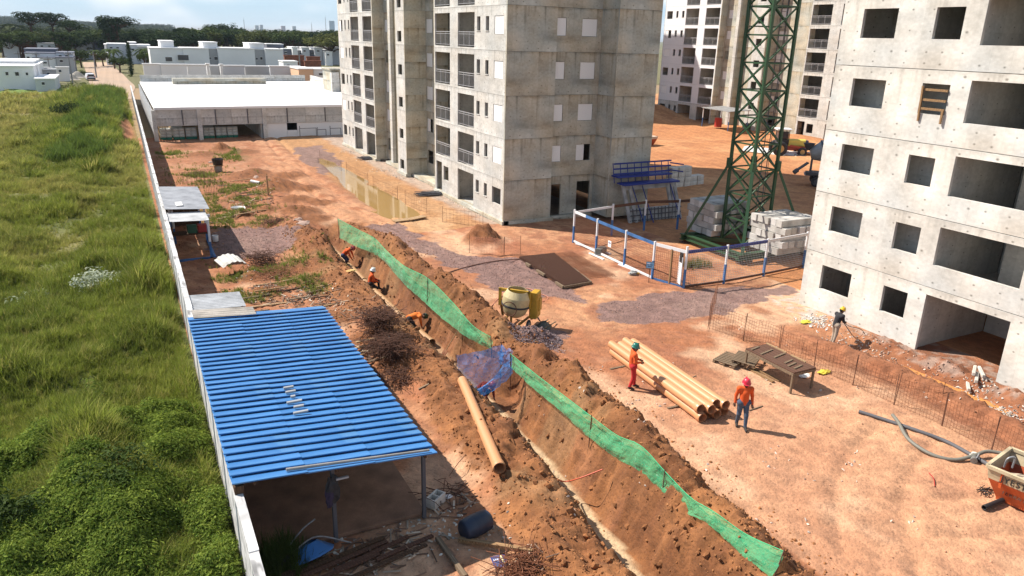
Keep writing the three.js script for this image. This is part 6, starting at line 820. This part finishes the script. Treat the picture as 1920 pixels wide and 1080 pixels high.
// ================= PEOPLE =================
// tapered-capsule distance field, meshed with surface nets; colour comes from the nearest bone
function sdfMesh(bones, cell, k = .03) {
  const lo = V(1e9, 1e9, 1e9), hi = V(-1e9, -1e9, -1e9);
  for (const b of bones) for (const [p, r] of [[b.a, b.r], [b.b, b.s]]) { lo.min(p.clone().addScalar(-r - .05)); hi.max(p.clone().addScalar(r + .05)); }
  const N = [0, 1, 2].map((i) => Math.ceil((hi.getComponent(i) - lo.getComponent(i)) / cell) + 2), val = new Float32Array(N[0] * N[1] * N[2]), own = new Uint8Array(val.length), q = V(), ab = bones.map((b) => b.b.clone().sub(b.a)), L2 = ab.map((d) => Math.max(d.lengthSq(), 1e-8)), id = (i, j, l) => (l * N[1] + j) * N[0] + i;
  for (let l = 0; l < N[2]; l++) for (let j = 0; j < N[1]; j++) for (let i = 0; i < N[0]; i++) {
    q.set(lo.x + i * cell, lo.y + j * cell, lo.z + l * cell); let d = 1e9, best = 1e9, w = 0;
    for (let b = 0; b < bones.length; b++) { const B = bones[b], dx = q.x - B.a.x, dy = q.y - B.a.y, dz = (q.z - B.a.z); const t = clamp((dx * ab[b].x + dy * ab[b].y + dz * ab[b].z) / L2[b]); const e = Math.hypot(dx - ab[b].x * t, dy - ab[b].y * t, dz - ab[b].z * t) - lerp(B.r, B.s, t); if (e < best) { best = e; w = b; } const h = clamp(.5 + .5 * (d - e) / k); d = lerp(d, e, h) - k * h * (1 - h); }
    val[id(i, j, l)] = d; own[id(i, j, l)] = w;
  }
  const vi = new Int32Array(val.length).fill(-1), P = [], C = [], ix = [];
  for (let l = 0; l + 1 < N[2]; l++) for (let j = 0; j + 1 < N[1]; j++) for (let i = 0; i + 1 < N[0]; i++) {
    let n = 0, x = 0, y = 0, z = 0, neg = 0; const c = []; for (let m = 0; m < 8; m++) { c[m] = val[id(i + (m & 1), j + (m >> 1 & 1), l + (m >> 2))]; if (c[m] < 0) neg++; } if (neg === 0 || neg === 8) continue;
    for (let a = 0; a < 8; a++) for (const s of [1, 2, 4]) if (!(a & s) && (c[a] < 0) !== (c[a | s] < 0)) { const t = c[a] / (c[a] - c[a | s]); x += (a & 1) + (s === 1 ? t : 0); y += (a >> 1 & 1) + (s === 2 ? t : 0); z += (a >> 2) + (s === 4 ? t : 0); n++; }
    vi[id(i, j, l)] = P.length / 3; P.push(lo.x + (i + x / n) * cell, lo.y + (j + y / n) * cell, lo.z + (l + z / n) * cell); C.push(...bones[own[id(i, j, l)]].c);
  }
  for (let l = 1; l + 1 < N[2]; l++) for (let j = 1; j + 1 < N[1]; j++) for (let i = 1; i + 1 < N[0]; i++) { const s = val[id(i, j, l)] < 0; for (const [e, a, b] of [[[1, 0, 0], [0, 1, 0], [0, 0, 1]], [[0, 1, 0], [0, 0, 1], [1, 0, 0]], [[0, 0, 1], [1, 0, 0], [0, 1, 0]]]) { if (s === (val[id(i + e[0], j + e[1], l + e[2])] < 0)) continue; const v = [[0, 0], [1, 0], [1, 1], [0, 1]].map(([u, w]) => vi[id(i - u * a[0] - w * b[0], j - u * a[1] - w * b[1], l - u * a[2] - w * b[2])]); if (v.some((t) => t < 0)) continue; s ? ix.push(v[0], v[1], v[2], v[0], v[2], v[3]) : ix.push(v[0], v[2], v[1], v[0], v[3], v[2]); } }
  const g = new THREE.BufferGeometry(); g.setIndex(ix); g.setAttribute('position', new THREE.Float32BufferAttribute(P, 3)); g.setAttribute('color', new THREE.Float32BufferAttribute(C, 3)); g.computeVertexNormals(); return g;
}
const SKIN = [.20, .105, .065], BOOT = [.035, .03, .028];
const bodyMat = new THREE.MeshStandardMaterial({ vertexColors: true, roughness: .9, side: THREE.DoubleSide });
function person(label, pos, turn, o) {
  const J = { pelvis: [0, .94, 0], chest: [0, 1.26, 0], neck: [0, 1.46, 0], head: [0, 1.6, .03], shL: [.19, 1.41, 0], shR: [-.19, 1.41, 0], elL: [.25, 1.14, -.03], elR: [-.25, 1.14, -.03], wrL: [.26, .9, .05], wrR: [-.26, .9, .05], hpL: [.09, .92, 0], hpR: [-.09, .92, 0], knL: [.1, .5, .03], knR: [-.1, .5, .03], anL: [.1, .09, 0], anR: [-.1, .09, 0], toL: [.12, .04, .17], toR: [-.12, .04, .17], look: [0, 0, 1], ...o.joints };
  const j = (n) => V(...J[n]), S = o.shirt, T = o.trousers, bn = (a, b, r, s, c) => ({ a: j(a), b: j(b), r, s, c });
  const B = [bn('pelvis', 'chest', .145, .155, S), bn('shL', 'shR', .085, .085, S), bn('chest', 'neck', .13, .07, S), bn('chest', 'shL', .11, .085, S), bn('chest', 'shR', .11, .085, S), bn('hpL', 'hpR', .135, .135, T), bn('pelvis', 'hpL', .13, .12, T), bn('neck', 'head', .058, .06, o.scarf ?? SKIN)];
  for (const s of ['L', 'R']) B.push(bn('sh' + s, 'el' + s, .07, .055, S), bn('el' + s, 'wr' + s, .056, .04, S), bn('hp' + s, 'kn' + s, .105, .075, T), bn('kn' + s, 'an' + s, .074, .052, T), bn('an' + s, 'to' + s, .055, .042, o.boot ?? BOOT));
  const geos = [sdfMesh(B, .024)], H = j('head'), look = j('look').normalize(), upv = H.clone().sub(j('neck')).normalize(), rt = upv.clone().cross(look).normalize(), fw = rt.clone().cross(upv), hp = (x, y, z) => H.clone().addScaledVector(rt, x).addScaledVector(upv, y).addScaledVector(fw, z);
  const face = o.scarf ?? SKIN, dark = [.01, .008, .007], hb = (a, b, r, s, c) => ({ a: hp(...a), b: hp(...b), r, s, c });
  geos.push(sdfMesh([hb([0, .03, -.015], [0, -.01, .01], .092, .085, SKIN), hb([0, -.05, .03], [0, -.07, .045], .062, .05, face), hb([0, .01, .088], [0, -.03, .108], .012, .017, face), hb([.032, .015, .085], [.034, .015, .088], .014, .014, dark), hb([-.032, .015, .085], [-.034, .015, .088], .014, .014, dark), hb([.02, -.06, .088], [-.02, -.06, .088], .009, .009, o.scarf ? face : [.12, .05, .04]), hb([.09, .0, -.01], [.092, -.03, -.015], .018, .014, SKIN), hb([-.09, .0, -.01], [-.092, -.03, -.015], .018, .014, SKIN), hb([0, .05, -.05], [0, .0, -.06], .075, .07, o.scarf ?? dark)], .013, .012));
  for (const s of ['L', 'R']) { // hands: palm, four bent fingers of unequal length, a thumb from the side
    const w = j('wr' + s), d = w.clone().sub(j('el' + s)).normalize(), sd = V(0, 0, 1).cross(d); if (sd.length() < .2) sd.set(1, 0, 0); sd.normalize(); const nr = d.clone().cross(sd).normalize(), P = (a, b, c) => w.clone().addScaledVector(d, a).addScaledVector(sd, b).addScaledVector(nr, c), hc = o.glove ?? SKIN, fb = (a, b, r, q) => ({ a, b, r, s: q, c: hc }), L = [fb(P(0, 0, 0), P(.05, 0, 0), .03, .032), fb(P(.05, -.022, 0), P(.085, .022, 0), .022, .022)];
    [[-.03, .058], [-.01, .07], [.01, .066], [.03, .05]].forEach(([b, l]) => { const k1 = P(.085, b, .004), k2 = P(.085 + l * .5, b * 1.05, .018), k3 = P(.085 + l * .8, b * 1.05, .045); L.push(fb(k1, k2, .0105, .0095), fb(k2, k3, .0095, .008)); }); L.push(fb(P(.02, -.03, .0), P(.055, -.056, .02), .014, .012), fb(P(.055, -.056, .02), P(.085, -.055, .04), .012, .009)); geos.push(sdfMesh(L, .008, .006));
  }
  const Pn = thing('person', label, 'person', pos, turn); part(Pn, 'body', mergeGeometries(geos), bodyMat); Pn.scale.setScalar(o.scale ?? 1);
  const hm = new THREE.MeshPhysicalMaterial({ color: lin(...o.helmet), roughness: .35, clearcoat: .3, side: THREE.DoubleSide }), hg = merge([lathe([[0, .155], [.05, .15], [.095, .115], [.118, .06], [.122, .0], [.145, -.012], [.146, -.02], [.115, -.014]], 20).scale(1, 1, 1.12), box(.035, .02, .2, 0, .15, 0), clean(new THREE.CylinderGeometry(.1, .1, .012, 16, 1, false, -PI / 2, PI)).scale(1.15, 1, .9).translate(0, -.014, .09)]);
  hg.deleteAttribute('uv'); const hat = part(Pn, 'helmet', hg, hm); hat.position.copy(hp(0, .055, -.005)); hat.quaternion.setFromRotationMatrix(new THREE.Matrix4().makeBasis(rt, upv, fw));
  if (o.belt) part(Pn, 'cuff_band', merge([rod(j('wrL').lerp(j('elL'), .12), j('wrL').lerp(j('elL'), .2), .05, .05, 10), rod(j('wrR').lerp(j('elR'), .12), j('wrR').lerp(j('elR'), .2), .05, .05, 10)]), mat(...S, .9));
  return Pn;
}
const ORANGE = [.60, .085, .012], ORANGE2 = [.68, .16, .02];
person('worker in orange shirt and blue jeans under a red helmet walking past the pipes', [16.83, yd(16.83, -15.85), -15.85], -.55, { shirt: ORANGE, trousers: [.06, .085, .13], helmet: [.55, .02, .05], scarf: [.012, .011, .012], scale: 1.0, joints: { knL: [.11, .5, .1], anL: [.11, .1, .16], toL: [.12, .04, .32], knR: [-.1, .5, .0], anR: [-.1, .12, -.15], toR: [-.12, .04, .0], elL: [.255, 1.15, -.04], wrL: [.27, .9, .06], elR: [-.25, 1.15, -.06], wrR: [-.27, .9, -.02], look: [.1, -.1, 1] } });
person('worker in orange shirt and red trousers under a green helmet behind the pipe pile', [15.22, yd(15.22, -19.7), -19.7], 1.15, { shirt: ORANGE, trousers: [.42, .018, .02], helmet: [.01, .14, .10], scarf: [.012, .012, .014], joints: { elL: [.26, 1.15, .04], wrL: [.12, 1.1, .24], elR: [-.27, 1.15, .0], wrR: [-.1, 1.08, .24], knL: [.1, .5, .1], anL: [.1, .1, .12], toL: [.12, .04, .28], anR: [-.1, .1, -.1], toR: [-.12, .04, .06], look: [-.2, -.15, 1] } });
person('worker in black shirt and grey trousers under a yellow helmet by the pale block', [26.1, yd(26.1, -20.05), -20.05], 1.5, { shirt: [.02, .02, .024], trousers: [.34, .28, .22], helmet: [.68, .42, .02], scale: .95, boot: [.25, .2, .16], joints: { chest: [0, 1.25, .07], neck: [0, 1.43, .14], head: [0, 1.55, .21], shL: [.18, 1.38, .12], shR: [-.18, 1.38, .12], elL: [.22, 1.14, .2], wrL: [.1, 1.05, .4], elR: [-.22, 1.12, .18], wrR: [-.08, 1.02, .42], knL: [.1, .5, .08], knR: [-.1, .5, -.02], anR: [-.1, .1, -.12], toR: [-.12, .04, .05], look: [0, -.6, 1] } });
{ const q = thing('jack_hammer', 'long handled chipping tool held by the worker at the pale block', 'tool', [26.55, yd(26.5, -20), -20.1], 0); part(q, 'shaft', rod(V(-.02, .98, .02), V(.75, .15, .1), .018), M.darkGrey); part(q, 'lead', tube([V(-.02, .98, .02), V(.3, .75, .1), V(.9, .55, .3), V(1.2, .1, .6), V(1.6, .05, 1.6)], .014, 5, 24), M.black); }
const trenchMan = (label, px, py, turn, o) => { const p = onY(px, py, -1.08); person(label, [p.x, -1.08, p.z], turn, o); };
const crouch = { pelvis: [0, .52, -.2], chest: [0, .76, .08], neck: [0, .86, .26], head: [0, .9, .4], shL: [.19, .82, .2], shR: [-.19, .82, .2], elL: [.24, .56, .3], elR: [-.24, .56, .3], wrL: [.16, .34, .42], wrR: [-.16, .34, .42], hpL: [.1, .5, -.2], hpR: [-.1, .5, -.2], knL: [.16, .5, .16], knR: [-.16, .5, .16], anL: [.13, .1, -.05], anR: [-.13, .1, -.05], toL: [.15, .04, .12], toR: [-.15, .04, .12], look: [0, -.9, 1] };
trenchMan('crouching worker in orange with blue trousers at the head of the trench', 650, 500, 1.0, { shirt: ORANGE, trousers: [.035, .05, .11], helmet: [.35, .05, .05], joints: { ...crouch, pelvis: [0, .72, -.15], hpL: [.1, .7, -.15], hpR: [-.1, .7, -.15], knL: [.14, .42, .05], knR: [-.14, .42, .05], chest: [0, .98, .08], neck: [0, 1.1, .24], head: [0, 1.14, .37], shL: [.19, 1.04, .18], shR: [-.19, 1.04, .18], elL: [.25, .8, .28], elR: [-.25, .8, .28], wrL: [.17, .56, .38], wrR: [-.17, .56, .38] } });
trenchMan('worker in orange shirt under a white helmet kneeling on the laid pipe', 697, 549, 1.3, { shirt: ORANGE, trousers: [.022, .02, .024], helmet: [.75, .75, .74], joints: { pelvis: [0, .55, -.05], chest: [0, .88, .02], neck: [0, 1.06, .06], head: [0, 1.2, .1], shL: [.19, 1.0, .04], shR: [-.19, 1.0, .04], elL: [.24, .76, .12], elR: [-.24, .76, .12], wrL: [.14, .66, .34], wrR: [-.14, .66, .34], hpL: [.09, .53, -.05], hpR: [-.09, .53, -.05], knL: [.15, .62, .36], knR: [-.13, .3, .3], anL: [.15, .2, .4], anR: [-.13, .1, -.1], toL: [.16, .12, .56], toR: [-.14, .04, -.24], look: [0, -.4, 1] } });
trenchMan('worker in orange shirt under a green helmet bent double over the pipe end', 778, 622, 1.35, { shirt: ORANGE2, trousers: [.022, .018, .02], helmet: [.01, .06, .03], joints: { ...crouch, pelvis: [0, .7, -.28], chest: [0, .8, .06], neck: [0, .8, .28], head: [0, .76, .42], shL: [.19, .8, .22], shR: [-.19, .8, .22], elL: [.21, .54, .26], elR: [-.21, .54, .26], wrL: [.14, .3, .3], wrR: [-.14, .3, .3], hpL: [.1, .68, -.26], hpR: [-.1, .68, -.26], knL: [.13, .38, -.05], knR: [-.13, .38, -.05], anL: [.12, .1, -.22], anR: [-.12, .1, -.22], toL: [.14, .04, -.05], toR: [-.14, .04, -.05] } });
trenchMan('worker in dark red clothes crouching beneath the blue net', 905, 756, .4, { shirt: [.22, .03, .025], trousers: [.02, .018, .02], helmet: [.35, .05, .03], joints: crouch });
{ const a = onY(872, 596, .55), s = thing('shovel', 'shovel leaning on the trench side beside the bent worker', 'shovel', [0, 0, 0]), b = V(a.x - 1.1, -.75, a.z + .35); part(s, 'handle', rod(b, a, .018, .018, 6), M.wood); part(s, 'blade', box(.24, .02, .32).applyMatrix4(new THREE.Matrix4().lookAt(a, b, UP)).translate(b.x, b.y, b.z), M.rust); }

scene.traverse((o) => { if (o.isMesh) { o.castShadow = true; o.receiveShadow = true; } });
renderer.render(scene, camera);
